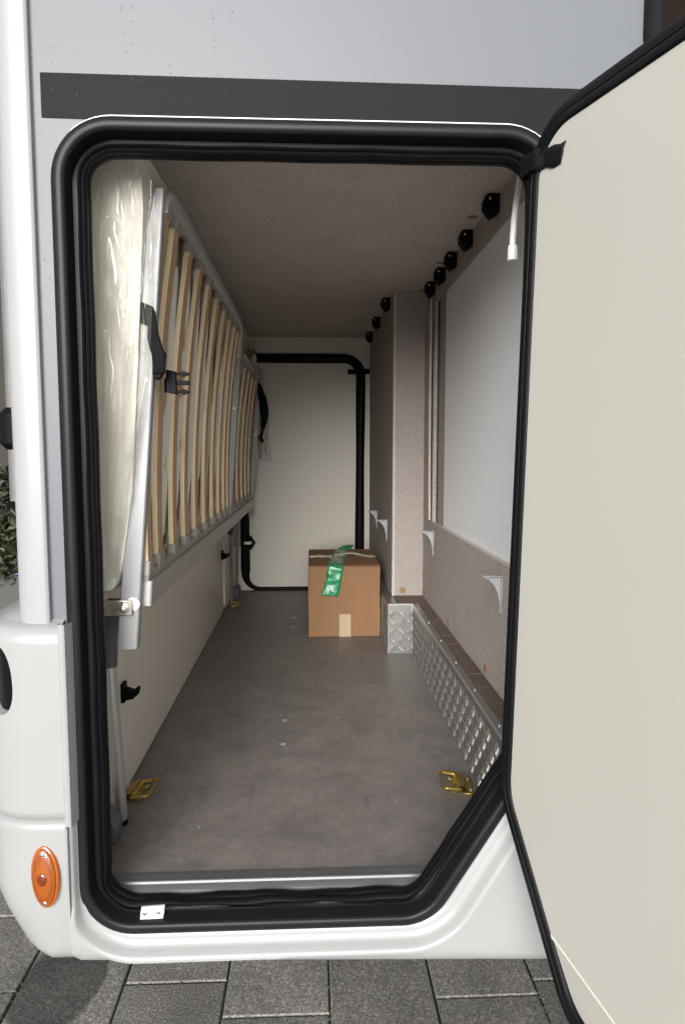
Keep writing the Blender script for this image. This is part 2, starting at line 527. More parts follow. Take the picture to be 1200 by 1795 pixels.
def fbm(x, y=0.0, z=0.0):
    return noise.fractal(Vector((x, y, z)), 1.0, 2.0, 4)

# ================================================================== GROUND
gr = build(MB().add([(-90, -90, G - 0.012), (90, -90, G - 0.012), (90, 90, G - 0.012), (-90, 90, G - 0.012)], [(0, 1, 2, 3)]), 'ground', 'ground', smooth=0)
tag(gr, 'paved yard around and beneath the motorhome, paled to bounce light into the garage', kind='structure')
pv = build(MB().add([(-1.61, -0.71, G - 0.0042), (1.25, -0.71, G - 0.0042), (1.25, 3.2, G - 0.0042), (-1.61, 3.2, G - 0.0042)], [(0, 1, 2, 3)]), 'pavement', 'soil', smooth=0)
tag(pv, 'dark mossy joints between grey concrete pavers', kind='structure')
def paver_mesh():
    mb = MB()
    w, l, c = 0.0964, 0.1056, 0.0022
    def ring(e, z): return [(-w + e, -l + e, z), (w - e, -l + e, z), (w - e, l - e, z), (-w + e, l - e, z)]
    mb.grid([ring(0, -0.03), ring(0, -c), ring(c * 0.4, -c * 0.35), ring(c, 0)], closed_u=True)
    mb.add(ring(c, 0), [(0, 1, 2, 3)])
    me = mb.mesh('paver', smooth=25)
    me.materials.append(MT['paver'])
    return me
pm = paver_mesh()
PX0 = -0.5605                                 # a column joint
PY = {-1: 0.216, 0: 0.125, 1: 0.227, 2: 0.138, 3: 0.085, 4: 0.165, 5: 0.20}
for ci in range(-5, 9):
    x = PX0 + 0.197 * ci + 0.0985
    off = PY.get(ci - 0, random.uniform(0, 0.215))
    y = off - 0.215 * 4
    for k in range(18):
        o = bpy.data.objects.new('paver', pm)
        scene.collection.objects.link(o)
        o.parent = pv
        o.location = (x + random.uniform(-.0012, .0012), y + 0.215 * k + 0.1075, G + random.uniform(-.0016, .0012))
        o.rotation_euler = (random.uniform(-.004, .004), random.uniform(-.004, .004), random.uniform(-.004, .004))

ms = MB()
rm = random.Random(21)
for k in range(420):
    ci = rm.randint(-2, 6)
    if rm.random() < .6:
        x = PX0 + .197 * ci + rm.gauss(0, .0012); y = rm.uniform(.02, .55)
    else:
        x = PX0 + .197 * ci + rm.uniform(0, .197); y = PY.get(ci, .1) + .215 * rm.randint(-1, 1) + rm.gauss(0, .0012)
    if noise.noise(Vector((x * 6, y * 6, 3))) < .05: continue
    r = rm.uniform(.002, .0048); z = G - .0041
    vs = [(x + r * rm.uniform(.6, 1.2) * math.cos(a), y + r * rm.uniform(.6, 1.2) * math.sin(a), z) for a in (0, 1.26, 2.51, 3.77, 5.03)] + [(x, y, z + r * 1.1)]
    ms.add(vs, [(a, (a + 1) % 5, 5) for a in range(5)])
tag(build(ms, 'joint_moss', 'moss', pv), None, kind='stuff')

# ================================================================== MOTORHOME
mh = thing('motorhome', 'white and silver motorhome with its rear garage hatch standing open', 'motorhome', (0, 0, G))
ZF, ZC, YB = 0.396, 1.66, 2.42
OUT = rpoly([(-.363, 1.566), (.366, 1.566), (.366, .635), (.186, .352), (-.363, .352)], [.086, .086, .07, .085, .088], 12)
OUTS = subdivide_path(OUT, 0.02)

# side wall with the hatch opening cut out
def wall_ring(mb, outer, y0, y1, u):
    Nn = normals2(OUT)
    hole = [p + n * u for p, n in zip(OUT, Nn)]
    loops = [[Vector((p[0], p[1], 0)) for p in outer], [Vector((p.x, p.y, 0)) for p in hole]]
    tris = geometry.tessellate_polygon(loops)
    flat = [v for l in loops for v in l]
    for y in (y0, y1):
        mb.add([(v.x, y, v.y) for v in flat], [tuple(t) for t in tris])
    return mb
wall = build(wall_ring(MB(), [(-.40, 2.62), (2.4, 2.62), (2.4, .36), (-.40, .36)], 0.0, 0.03, 0.012), 'side_wall', 'silver', mh, smooth=0)
tag(wall, 'silver painted side wall around the hatch')
# decor stripe, 1.5 mm proud film, its lower edge follows the frame seal
sp = MB()
sp.prism([(-.374, 1.624), (2.3, 1.607), (2.3, 1.547), (.34, 1.5548), (-.374, 1.5645)][::-1], 1, -0.0016, 0.0, 0)
build(sp, 'decor_stripe', 'stripe', wall, smooth=0)
# white sealant bead around the frame
sm = MB()
TOPP = [p for p in OUTS if p.y > 1.505 and p.x > -.34 and p.x < .362]
TOPP = sorted(TOPP, key=lambda p: p.x)
sweep(sm, TOPP, [(-.0035, -.0003), (-.0030, -.0030), (.001, -.0040), (.004, -.001)], closed=False)
build(sm, 'sealant_bead', 'sealant', wall)
# window at upper right
wf = MB()
WP = rpoly([(.478, 2.35), (1.6, 2.35), (1.6, 1.645), (.478, 1.645)], .05, 8)
sweep(wf, WP, [(0, 0), (0, -.012), (.003, -.016), (.006, -.014), (.018, -.014), (.021, -.018), (.024, -.016), (.025, -.008)])
win = build(wf, 'window', 'stripe', mh)
tag(win, 'dark framed window of tinted glass')
wg = MB()
nn = normals2(WP)
wg.add([(p.x + n.x * .0245, -.009, p.y + n.y * .0245) for p, n in zip(WP, nn)], [tuple(range(len(WP)))])
build(wg, 'pane', 'glass_dark', win, smooth=0)

# hatch frame and seal
fr = MB()
sweep(fr, OUTS, [(0, .001), (0, -.006), (.0025, -.0105), (.007, -.0135), (.013, -.0148), (.019, -.0142), (.0225, -.0125), (.0242, -.009),
                 (.0246, .012), (.0262, .0145), (.030, .0148), (.037, .0148), (.037, .05)], us=.88)
hf = build(fr, 'hatch_frame', 'frame', mh)
def sealwob(p, q):
    if p.y < .45 and q > 3:
        return 0.0016 * math.sin(p.x * 31 + q * .3) + 0.001 * math.sin(p.x * 73)
    return 0.0005 * math.sin(p.x * 40 + p.y * 37)
se = MB()
sweep(se, OUTS, [(.0362, .0146), (.0365, .005), (.0385, .0005), (.0410, -.001), (.0432, .0010), (.0440, .0042), (.0448, .0042), (.0458, .0012),
                 (.0480, -.0005), (.0505, .0012), (.0520, .005), (.0523, .009), (.0515, .0105), (.0530, .012), (.0538, .015), (.0536, .022), (.050, .027), (.037, .028)], wob=sealwob, us=.88)
build(se, 'seal', 'rubber', hf)
# stitched crimp line on the seal's inner lip
st = MB()
Nn = normals2(OUTS)
LIP = subdivide_path([p + n * .0469 for p, n in zip(OUTS, Nn)], 0.0062)
Ln = normals2(LIP)
for p, n in zip(LIP, Ln):
    t = Vector((n.y, -n.x))
    a = p - t * .0017; b = p + t * .0017
    st.add([(a.x, .0140, a.y), (b.x, .0140, b.y), (b.x, .0195, b.y), (a.x, .0195, a.y), (p.x + n.x * .0012, .0165, p.y + n.y * .0012)],
           [(0, 1, 4), (1, 2, 4), (2, 3, 4), (3, 0, 4)])
tag(build(st, 'crimp_line', 'rubber', hf, smooth=0), None, kind='stuff')
# catch plate on the lower frame
cp = MB()
cp.prism([(-.2665, .3930), (-.2305, .3945), (-.2335, .3735), (-.2695, .3720)], 1, -.0022, .0147)
cpl = build(cp, 'catch_plate', 'white_plastic', mh, bevel=.0008)
tag(cpl, 'white catch plate held by two screws')
for sx in (-.2615, -.2405):
    build(MB().disc((sx, -.0022, .3835 + (sx + .26) * .05), .0036, .0016, n=12), 'screw', 'screw', cpl)

# corner profile
cpf = MB()
prof = [(-.3865, .001), (-.3865, -.008), (-.389, -.0105), (-.393, -.011), (-.408, -.0105)]
for k in range(9):
    a = R(90 * k / 8)
    prof.append((-.408 - .031 * math.sin(a), .0205 - .031 * math.cos(a)))
prof += [(-.440, .06), (-.440, .09), (-.39, .09)]
cpf.grid([[(x, y, z) for x, y in prof] for z in (.80, 1.2, 1.6, 2.0, 2.6)])
build(cpf, 'corner_profile', 'white', mh)

# corner mouldings, swept round the rear corner in plan
def plan(u):
    pts = [(-.3668, -.0315), (-.40, -.0320), (-.435, -.0285), (-.468, -.014), (-.494, .016), (-.510, .06), (-.517, .12), (-.520, .22)]
    q = u * (len(pts) - 1); i = min(int(q), len(pts) - 2); t = q - i
    P = [Vector(p) for p in ([(-.31, -.030)] + pts + [(-.521, .32)])]
    a, b, c, d = P[i], P[i + 1], P[i + 2], P[i + 3]
    p = 0.5 * ((2 * b) + (c - a) * t + (2 * a - 5 * b + 4 * c - d) * t * t + (3 * b - a - 3 * c + d) * t ** 3)
    dv = 0.5 * ((c - a) + 2 * (2 * a - 5 * b + 4 * c - d) * t + 3 * (3 * b - a - 3 * c + d) * t * t)
    n = Vector((dv.y, -dv.x)).normalized()   # inward
    if n.y < 0 and u < .5: n = -n
    return p, n
def plan_n(u):
    p, _ = plan(u)
    p2, _ = plan(min(1, u + .004)); p1, _ = plan(max(0, u - .004))
    t = (p2 - p1).normalized()
    n = Vector((-t.y, t.x))
    if n.dot(Vector((-.40, .15)) - p) < 0: n = -n
    return p, n
def moulding(z0, z1, inset, nu=72, nz=60, hole=None, lipside=True):
    bm = bmesh.new()
    V = []
    for j in range(nz + 1):
        z = z0 + (z1 - z0) * j / nz
        row = []
        for i in range(nu + 1):
            u = i / nu
            p, n = plan_n(u)
            q = p + n * inset(z, u)
            row.append(bm.verts.new((q.x, q.y, z)))
        V.append(row)
    for j in range(nz):
        for i in range(nu):
            if hole:
                uc = (i + .5) / nu; zc = z0 + (z1 - z0) * (j + .5) / nz
                if hole(uc, zc) < 1: continue
            bm.faces.new((V[j][i], V[j][i + 1], V[j + 1][i + 1], V[j + 1][i]))
    if hole:                                    # pull the ragged rim onto the outline, then turn it inward
        rim = []
        for j in range(nz + 1):
            for i in range(nu + 1):
                v = V[j][i]
                if not v.link_faces: continue
                if 0 < i < nu and 0 < j < nz and len(v.link_faces) < 4:
                    u = i / nu; z = z0 + (z1 - z0) * j / nz
                    for _ in range(12):
                        h = hole(u, z)
                        cu, cz = hole.c
                        s = 1 / math.sqrt(h) if h > 0 else 1
                        u = cu + (u - cu) * s; z = cz + (z - cz) * s
                        if abs(h - 1) < .002: break
                    p, n = plan_n(u)
                    q = p + n * inset(z, u)
                    v.co = (q.x, q.y, z); rim.append(v)
        for v in [v for r in V for v in r if not v.link_faces]:
            bm.verts.remove(v)
        ed = [e for e in bm.edges if e.is_boundary and e.verts[0] in rim and e.verts[1] in rim]
        ext = bmesh.ops.extrude_edge_only(bm, edges=ed)
        for v in [g for g in ext['geom'] if isinstance(g, bmesh.types.BMVert)]:
            cdir = Vector((-.40 - v.co.x, .11 - v.co.y, 0)).normalized()
            v.co += cdir * .010
            cc, _ = plan_n(hole.c[0])
            v.co = v.co.lerp(Vector((cc.x, cc.y, hole.c[1])), .045)
        ed2 = [e for e in bm.edges if e.is_boundary and all(isinstance(v, bmesh.types.BMVert) and v in set(g for g in ext['geom'] if isinstance(g, bmesh.types.BMVert)) for v in e.verts)]
        ext2 = bmesh.ops.extrude_edge_only(bm, edges=ed2)
        for v in [g for g in ext2['geom'] if isinstance(g, bmesh.types.BMVert)]:
            v.co += Vector((-.40 - v.co.x, .11 - v.co.y, 0)).normalized() * .004
    return bm
def bm_obj(bm, name, m, parent, smooth=50):
    bmesh.ops.recalc_face_normals(bm, faces=bm.faces)
    org = wloc(parent)
    for v in bm.verts: v.co -= org
    me = bpy.data.meshes.new(name); bm.to_mesh(me); bm.free()
    me.materials.append(MT[m]); me.shade_smooth(); me.set_sharp_from_angle(angle=R(smooth))
    o = bpy.data.objects.new(name, me); scene.collection.objects.link(o); o.parent = parent
    return o
class Hole:
    c = (.418, .766)
    def __call__(s, u, z):
        du = (u - s.c[0] - (z - s.c[1]) * .30) / .125; dz = (z - s.c[1]) / .054
        return (abs(du) ** 2.4 + abs(dz) ** 2.4) ** (2 / 2.4)
def inset_up(z, u):
    t = max(0, (z - .820) / .028)
    b = max(0, (.566 - z) / .012)
    return .028 * (1 - math.sqrt(max(0, 1 - min(1, t) ** 2))) + .006 * min(1, b) ** 2 + (.004 if u < .022 and u > .012 else 0)
um = bm_obj(moulding(.554, .848, inset_up, 90, 84, Hole()), 'corner_moulding', 'moulding', mh)
tag(um, 'white rear corner moulding with dark lamp recess')
# its top shelf and the return face beside the wall
tp = MB()
rows = []
for s in (0.028, .04, .06, .09):
    row = []
    for i in range(46):
        p, n = plan_n(i / 45); q = p + n * s
        row.append((q.x, q.y, .848 + .022 * ((s - .028) / .062) ** .8))
    rows.append(row)
tp.grid(rows)
build(tp, 'moulding_top', 'moulding', um)
lip = MB()
lip.grid([[(-.3672, -.024, z), (-.3672, -.0325, z), (-.3640, -.0352, z), (-.3600, -.0352, z), (-.3572, -.0335, z), (-.3558, -.026, z), (-.3520, -.0150, z), (-.3518, .001, z)] for z in (.545, .56, .70, .84, .850)])
build(lip, 'edge_trim', 'moulding', um)
rec = MB()
rec.grid([[((lambda q: (q.x, q.y, z))(plan_n(u)[0] + plan_n(u)[1] * .0135)) for u in [.24 + .03 * k for k in range(16)]] for z in (.69, .73, .77, .81, .84)])
build(rec, 'lamp_recess', 'darkvoid', um)

def inset_low(z, u):
    t = min(1, max(0, (z - .538) / .014))
    b = max(0, min(1.0, (.46 - z) / .15))
    side = .014 + .075 * min(1, max(0, (u - .15) / .5))
    rb = max(0, min(1, (.345 - z) / .040))
    return .012 * (1 - math.sqrt(1 - t * t)) + side * b ** 2.0 + .05 * (1 - math.sqrt(max(0, 1 - rb ** 2)))
bc = bm_obj(moulding(.308, .552, inset_low, 60, 60), 'bumper_corner', 'moulding', mh)
tag(bc, 'white lower bumper corner with an amber lamp')
bt = MB()
bt.grid([[((lambda q: (q.x, q.y, .5515))(plan_n(i / 40)[0] + plan_n(i / 40)[1] * s)) for i in range(41)] for s in (.011, .04, .08)])
build(bt, 'bumper_ledge', 'moulding', bc)

# side skirt: swept off the frame outline with a channel and a raised bead
SKP = rpoly([(-.346, 1.566), (.366, 1.566), (.366, .646), (.190, .360), (-.346, .360)], [.086, .086, .07, .085, .080], 12)
SKO = []
for p in subdivide_path(SKP, .02):
    if not SKO or (p - SKO[-1]).length > 1e-5: SKO.append(p)
iN = normals2(SKO)
start = min(range(len(SKO)), key=lambda i: (SKO[i] - Vector((.366, .70))).length)
seq = [(start + k) % len(SKO) for k in range(len(SKO))]
seqp = []
for i in seq:
    seqp.append(i)
    if SKO[i].x < -.338 and SKO[i].y > .540: break
sk = MB()
def zlow(x): return .308 - .012 * max(-1, min(1, x / .36))
def border(p, n):
    # where the ray from the frame outline (outward) meets the skirt's outer edge
    o = -n
    best = 9
    for (ax, val) in ((0, -.3660), (0, 1.7), (1, zlow(p.x))):
        d = o[ax]
        if abs(d) > 1e-6:
            t = (val - p[ax]) / d
            if 0 <= t < best: best = t
    return p + o * best, best
prof_s = [(-.002, -.002), (.0, -.010), (.003, -.0125), (.010, -.0135), (.017, -.0150), (.0225, -.0215), (.0265, -.0300), (.031, -.0335), (.036, -.0330)]
rows = [[] for _ in range(len(prof_s) + 9)]
for i in seqp:
    p, n = SKO[i], iN[i]
    bpnt, L = border(p, n)
    k = min(1, L / .040)
    for q, (u, y) in enumerate(prof_s):
        r = p - n * (u * k)
        rows[q].append((r.x, y if k > .6 else y * (.55 + .45 * k), r.y))
    a = p - n * (.036 * k)
    e = bpnt
    dl = (e - a).length
    d1 = max(dl - .036, dl * .4)
    for q in range(9):
        t = (d1 * (q + 1) / 3 if q < 3 else d1 + (dl - d1) * (q - 2) / 6) / max(dl, 1e-6)
        r = a.lerp(e, t)
        y = -.0330
        zb = zlow(r.x) + .030
        if r.y < zb:
            w = min(1, (zb - r.y) / .030)
            y = -.0330 + .024 * (1 - math.sqrt(max(0, 1 - w * w)))
        rows[len(prof_s) + q].append((r.x, y, r.y))
sk.grid(rows)
skirt = build(sk, 'side_skirt', 'moulding', mh, smooth=60)
tag(skirt, 'white moulded lower side skirt')
us = MB()                                         # turned-under lower edge
us.grid([[(x, y, zlow(x) + dz) for x in (-.366, -.1, .2, .36, .6, 1.7)] for (y, dz) in ((-.0090, .0005), (.010, -.003), (.06, .004), (.16, .012))])
build(us, 'skirt_underside', 'moulding', skirt)

# amber side marker lamp
LC = Vector((-.398, -.0335, .468))
ml = bpy.data.objects.new('side_marker_lamp', None)
scene.collection.objects.link(ml); ml.parent = mh; ml.location = LC - wloc(mh); ml.rotation_euler = (R(-3), R(-3), R(-9))
tag(ml, 'oval amber side marker lamp')
def ell(mb, a, b, y0, y1, dome, n=40, rings=8):
    rows = [[(a * math.cos(t) * s, y, b * math.sin(t) * s) for t in [2 * math.pi * k / n for k in range(n)]] for s, y in ((1.0, y0), (1.0, y1))]
    for q in range(1, rings + 1):
        s = math.cos(q / rings * math.pi / 2 * .98)
        rows.append([(a * math.cos(t) * s, y1 - dome * math.sin(q / rings * math.pi / 2), b * math.sin(t) * s) for t in [2 * math.pi * k / n for k in range(n)]])
    mb.grid(rows, closed_u=True)
    return mb
def lbuild(mb, name, m, parent, smooth=50, bevel=0, fix=True):
    me = mb.mesh(name, (0, 0, 0), smooth, fix)
    for mm in (m if isinstance(m, (list, tuple)) else [m]): me.materials.append(MT[mm])
    o = bpy.data.objects.new(name, me); scene.collection.objects.link(o); o.parent = parent
    if bevel:
        md = o.modifiers.new('bevel', 'BEVEL'); md.width = bevel; md.segments = 2; md.limit_method = 'ANGLE'
    return o
lbuild(ell(MB(), .0218, .0470, .008, -.0015, .004), 'housing', 'amber_rim', ml)
lbuild(ell(MB(), .0188, .0430, 0, -.0045, .0055), 'lens', 'amber', ml)
lbuild(ell(MB(), .0075, .0098, -.004, -.0100, .0022), 'bulb_window', 'amber_bulb', ml)
for z in (.0365, -.0365):
    lbuild(MB().disc((0.001, -.0062, z), .0036, .0020), 'screw', 'screw', ml)

# open hatch door
DA = R(18)
dd = Vector((math.sin(DA), -math.cos(DA))); dn = Vector((-math.cos(DA), -math.sin(DA)))
DP = Vector((.302, -.034))
def dpt(s, z, off=0.0):            # s along the door, off out of its inner face (towards the opening side)
    p = DP + dd * s + dn * off
    return (p.x + .020 * (z - 1.38) / .85, p.y, z)        # the door hangs slightly out of plumb
DO = rpoly([(0.0, 1.552), (.735, 1.552), (.735, .345), (.175, .345), (0.0, .585)], [.088, .086, .088, .085, .11], 12)
DO = [Vector(p) for p in DO]
DOS = subdivide_path(DO, .02)
Dn = normals2(DOS)
door = bpy.data.objects.new('hatch_door', None)
scene.collection.objects.link(door); door.parent = mh
tag(door, 'open hatch door with cream inner panel')
def dsweep(prof, wob=None):
    rows = []
    for q, (u, off) in enumerate(prof):
        rows.append([dpt(p.x + n.x * u, p.y + n.y * u, off) for p, n in zip(DOS, Dn)])
    return MB().grid(rows, closed_u=True)
def dfill(u, off, crease=False):
    pts = [p + n * u for p, n in zip(DO, normals2(DO))]
    return MB().add([dpt(p.x, p.y, off) for p in pts], [tuple(range(len(pts)))])
def inner_panel():
    # panel inside the seal; below a diagonal crease the sheet bends outward a little
    pts = [p + n * .027 for p, n in zip(DO, normals2(DO))]
    def crease(s): return .477 - .225 * s
    def off(s, z):
        d = crease(s) - z
        return .0 if d <= 0 else -.05 * d - .0008
    mb = MB()
    up = []; lo = []
    m = len(pts)
    cross = []
    for i in range(m):
        a, b = pts[i], pts[(i + 1) % m]
        da = a.y - crease(a.x); db = b.y - crease(b.x)
        (up if da >= 0 else lo).append(a)
        if (da >= 0) != (db >= 0):
            c = a.lerp(b, da / (da - db)); up.append(c); lo.append(c)
    mb.add([dpt(p.x, p.y, .001) for p in up], [tuple(range(len(up)))])
    mb.add([dpt(p.x, p.y, .001 + off(p.x, p.y)) for p in lo], [tuple(range(len(lo)))])
    return mb
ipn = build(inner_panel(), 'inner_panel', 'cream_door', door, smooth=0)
def crease_z(s): return .477 - .225 * s
fl_ = MB()
fl_.grid([[dpt(s_, crease_z(s_) + dz, o_) for s_ in (.122, .20, .30, .45, .70)] for dz, o_ in ((-.0028, .0008), (-.0012, .0020), (.0012, .0020), (.0028, .0008))])
build(fl_, 'fold_line', 'cream_pale', door, smooth=60)
build(dsweep([(.0, -.036), (.0, -.004), (.001, .0005), (.005, .003), (.011, .0035), (.0150, .0035), (.0160, .002), (.0170, .0038), (.021, .0055), (.0265, .0045), (.0290, .0015), (.0290, -.002)]), 'door_seal', 'rubber', door)
osk = dfill(-.002, -.038)
build(osk, 'outer_skin', 'silver', door, smooth=0)
build(dsweep([(-.002, -.038), (-.002, -.030), (.001, -.028)]), 'edge_strip', 'stripe', door)
# strip of black tape round the hinge edge
tpv = MB()
rows = []
for k in range(15):
    t = k / 14
    s = -.006 + .086 * t
    z = 1.495 - .007 * t + .003 * math.sin(t * 5)
    lift = .0078 if s < .028 else max(.0024, .0078 - (s - .028) * .6)
    row = []
    for w in (-1, -.5, 0, .5, 1):
        e = (.010 * noise.noise(Vector((w * 2.3, 4.0, 0))) + .004 * w) if k == 14 else 0
        row.append(dpt(s + e, z + w * (.0135 + .0012 * math.sin(k * 1.3)), lift + .0008 * noise.noise(Vector((k * .7, w * 2, 1)))))
    rows.append(row)
first = [dpt(-.0065, 1.495 + w * .0135, -.03) for w in (-1, -.5, 0, .5, 1)]
tpv.grid([first] + rows)
tto = build(tpv, 'black_tape', 'tape_blk', door, smooth=60)
md = tto.modifiers.new('solid', 'SOLIDIFY'); md.thickness = .0006

# water drops running down the wall
wd = MB()
for (px, tops) in ((-.325, 14), (-.243, 12), (-.218, 16), (-.196, 9), (-.135, 16), (-.108, 14), (-.119, 6), (-.33, 5), (-.30, 8), (-.26, 10), (-.17, 8), (-.36, 6)):
    x = px
    z = random.uniform(1.70, 1.74) if tops > 8 else random.uniform(1.6, 1.7)
    for k in range(tops):
        z -= random.uniform(.003, .022) * random.choice((.6, 1, 1.6))
        x += random.gauss(0, .0016)
        if z < 1.57: break
        if z > 1.63 and random.random() < .45: continue
        r = random.uniform(.0004, .0013)
        vs = []; n = 7
        for rr, hh in ((1, 0), (.75, .6)):
            vs += [(x + r * rr * math.cos(6.283 * a / n), -.0017 - r * .8 * hh, z + 1.25 * r * rr * math.sin(6.283 * a / n)) for a in range(n)]
        vs.append((x, -.0017 - r * .8, z))
        wd.add(vs, [(a, (a + 1) % n, n + (a + 1) % n, n + a) for a in range(n)] + [(n + a, n + (a + 1) % n, 2 * n) for a in range(n)])
for k in range(200):                                          # beads on the pale mouldings and silver wall
    if k < 150:
        x = random.uniform(-.32, .17); z = random.uniform(.325, .348); y = -.0338 if z > .34 else -.0318
        if z < .338: continue
    else:
        if k % 4: continue
        x = random.uniform(-.384, -.366); z = random.uniform(.9, 1.5); y = -.0002
    r = random.uniform(.0005, .0013)
    vs = []; n = 6
    for rr, hh in ((1, 0), (.75, .6)):
        vs += [(x + r * rr * math.cos(6.283 * a / n), y - r * .8 * hh, z + r * rr * math.sin(6.283 * a / n)) for a in range(n)]
    vs.append((x, y - r * .8, z))
    wd.add(vs, [(a, (a + 1) % n, n + (a + 1) % n, n + a) for a in range(n)] + [(n + a, n + (a + 1) % n, 2 * n) for a in range(n)])
tag(build(wd, 'water_drops', 'drop', wall), None, kind='stuff')

# body shell out of view, so that the place holds together
sh = MB()
sh.box((-.438, .085, .42), (-.425, 2.5, 2.6))
sh.box((-.438, 2.47, .36), (2.4, 2.5, 2.6))
sh.box((-.438, .0305, 2.605), (2.4, 2.5, 2.63))
sh.box((2.38, .031, .30), (2.4, 2.469, 2.6))
build(sh, 'body_shell', 'white', mh, smooth=0)
ub = MB().box((-.43, .05, .335), (2.38, 2.46, .372))
build(ub, 'underbody', 'darkvoid', mh, smooth=0)

# ------------------------------------------------------------------ garage interior
fl = MB().box((-.424, .0525, .374), (.50, 2.469, ZF))
gfloor = build(fl, 'garage_floor', 'floor', mh, smooth=0)
tag(gfloor, 'grey stone-look vinyl floor of the garage')
th = MB()
th.grid([[(x, y, z) for x in (-.36, .0, .36)] for (y, z) in ((.028, .384), (.030, .3975), (.033, .3988), (.046, .3990), (.0475, .4020), (.050, .4026), (.0525, .4012), (.054, .3990), (.078, .3980), (.082, .3962))])
build(th, 'threshold_strip', 'sill', gfloor)
for (x, y) in ((-.074, .728), (-.072, .583), (-.076, 1.824), (-.074, 1.674)):
    build(MB().disc((x, y, ZF), .0105, .004, ax=2, sgn=1, n=18, dome=.8), 'floor_bolt', 'screw', gfloor)
cm = MB()
rm = random.Random(5)
for k in range(24):
    x = rm.uniform(-.30, .30); y = rm.uniform(.10, 1.9); r = rm.uniform(.0007, .0021)
    vs = [(x + r * rm.uniform(.5, 1.3) * math.cos(a), y + r * rm.uniform(.5, 1.3) * math.sin(a), ZF + .0002) for a in (0, 1.57, 3.14, 4.71)] + [(x, y, ZF + r * .8)]
    cm.add(vs, [(a, (a + 1) % 4, 4) for a in range(4)])
tag(build(cm, 'floor_crumbs', 'white_plastic', gfloor), None, kind='stuff')
ce = MB().box((-.424, .0525, ZC), (.52, 2.469, ZC + .03))
gceil = build(ce, 'garage_ceiling', 'felt_ceiling_lit', mh, smooth=0)
tag(gceil, 'taupe felt ceiling of the garage')
inf = build(wall_ring(MB(), [(-.424, ZC + .02), (.52, ZC + .02), (.52, .374), (-.424, .374)], 0.045, 0.0515, 0.028), 'front_lining', 'cream', mh, smooth=0)

# left wall
lw = MB().box((-.4235, .0525, ZF + .0005), (-.392, 2.4185, ZC - .0005))
lwall = build(lw, 'partition_wall', 'cream', mh, smooth=0)
tag(lwall, 'cream partition wall behind the bed frame')
def rect_plate(mb, y0, y1, z0, z1, r, x0, x1):
    pl = rpoly([(y0, z1), (y1, z1), (y1, z0), (y0, z0)], r, 8)
    mb.prism([tuple(p) for p in pl], 0, x0, x1)
    return mb
build(rect_plate(MB(), .12, 1.93, ZF + .0025, .90, .045, -.3918, -.386), 'access_flap', 'cream', lwall, bevel=.002)
build(rect_plate(MB(), 1.955, 2.12, ZF + .012, .86, .035, -.3918, -.378), 'access_flap', 'cream', lwall, bevel=.004)
def latch(y, z):
    mb = MB()
    mb.box((-.3858, y - .012, z - .020), (-.378, y + .012, z + .020))
    mb.prism([(-.378, z - .016), (-.364, z - .014), (-.352, z - .004), (-.349, z + .010), (-.354, z + .010), (-.362, z + .004), (-.378, z + .010)], 1, y - .008, y + .008)
    return build(mb, 'turn_latch', 'plastic_blk', lwall, bevel=.0015)
latch(.352, .612)
latch(1.905, .655)

# far wall with its own closed hatch
fw = MB().box((-.424, YB, ZF + .0008), (.52, 2.469, ZC - .0008))
fwall = build(fw, 'far_wall', 'cream', mh, smooth=0)
tag(fwall, 'cream far wall of the garage')
FD = rpoly([(-.335, 1.557), (.249, 1.557), (.243, .402), (-.335, .402)], [.08, .085, .07, .075], 10)
FDS = subdivide_path(FD, .03)
fdo = bpy.data.objects.new('far_hatch_door', None)
scene.collection.objects.link(fdo); fdo.parent = mh
tag(fdo, 'closed cream far hatch door with thick black seal')
fpn = MB()
fpp = [p + n * .012 for p, n in zip(FD, normals2(FD))]
fpn.prism([tuple(p) for p in fpp], 1, YB - .004, YB - .001)
build(fpn, 'door_panel', 'cream', fdo, smooth=0)
ft = MB()
rows = []
Fn = normals2(FDS)
for k in range(14):
    a = math.pi * k / 13
    row = []
    for p, n in zip(FDS, Fn):
        w = .023 + .0015 * math.sin(p.y * 9 + p.x * 7)
        if p.y < .44 and abs(p.x) < .27: w *= .42
        elif p.y < .50: w *= .42 + .58 * min(1, max(0, (p.y - .40) / .1))
        q = p + n * (-w * math.cos(a) + .002)
        row.append((q.x, YB - .001 - w * 1.15 * math.sin(a), max(q.y, ZF + .001)))
    rows.append(row)
ft.grid(rows, closed_u=True)
build(ft, 'door_seal', 'rubber', fdo)
lt = MB()
c = (-.306, .640)
lt.prism([(c[0] - .034 * math.cos(R(k * 90)) * .75, c[1] + .040 * math.sin(R(k * 90))) for k in range(4)], 1, YB - .012, YB - .004)
lo = build(lt, 'lock', 'plastic_blk', fdo, bevel=.003)
build(MB().box((-.338, YB - .034, .634), (-.300, YB - .026, .648)).box((-.312, YB - .026, .633), (-.298, YB - .012, .649)), 'lock_bolt', 'steel', lo, bevel=.002)
bt2 = MB().box((.180, YB - .031, 1.476), (.236, YB - .0262, 1.500)).box((.214, YB - .0335, 1.478), (.288, YB - .0275, 1.503))
build(bt2, 'black_tape', 'web', fdo, bevel=.001)
build(MB().box((-.395, YB - .012, .62), (-.356, YB - .0006, 1.0)), 'hinge_plate', 'alu_pale', fwall, bevel=.001)
for z in (.64, .98):
    build(MB().disc((-.376, YB - .012, z), .005, .003), 'screw', 'screw', fwall)

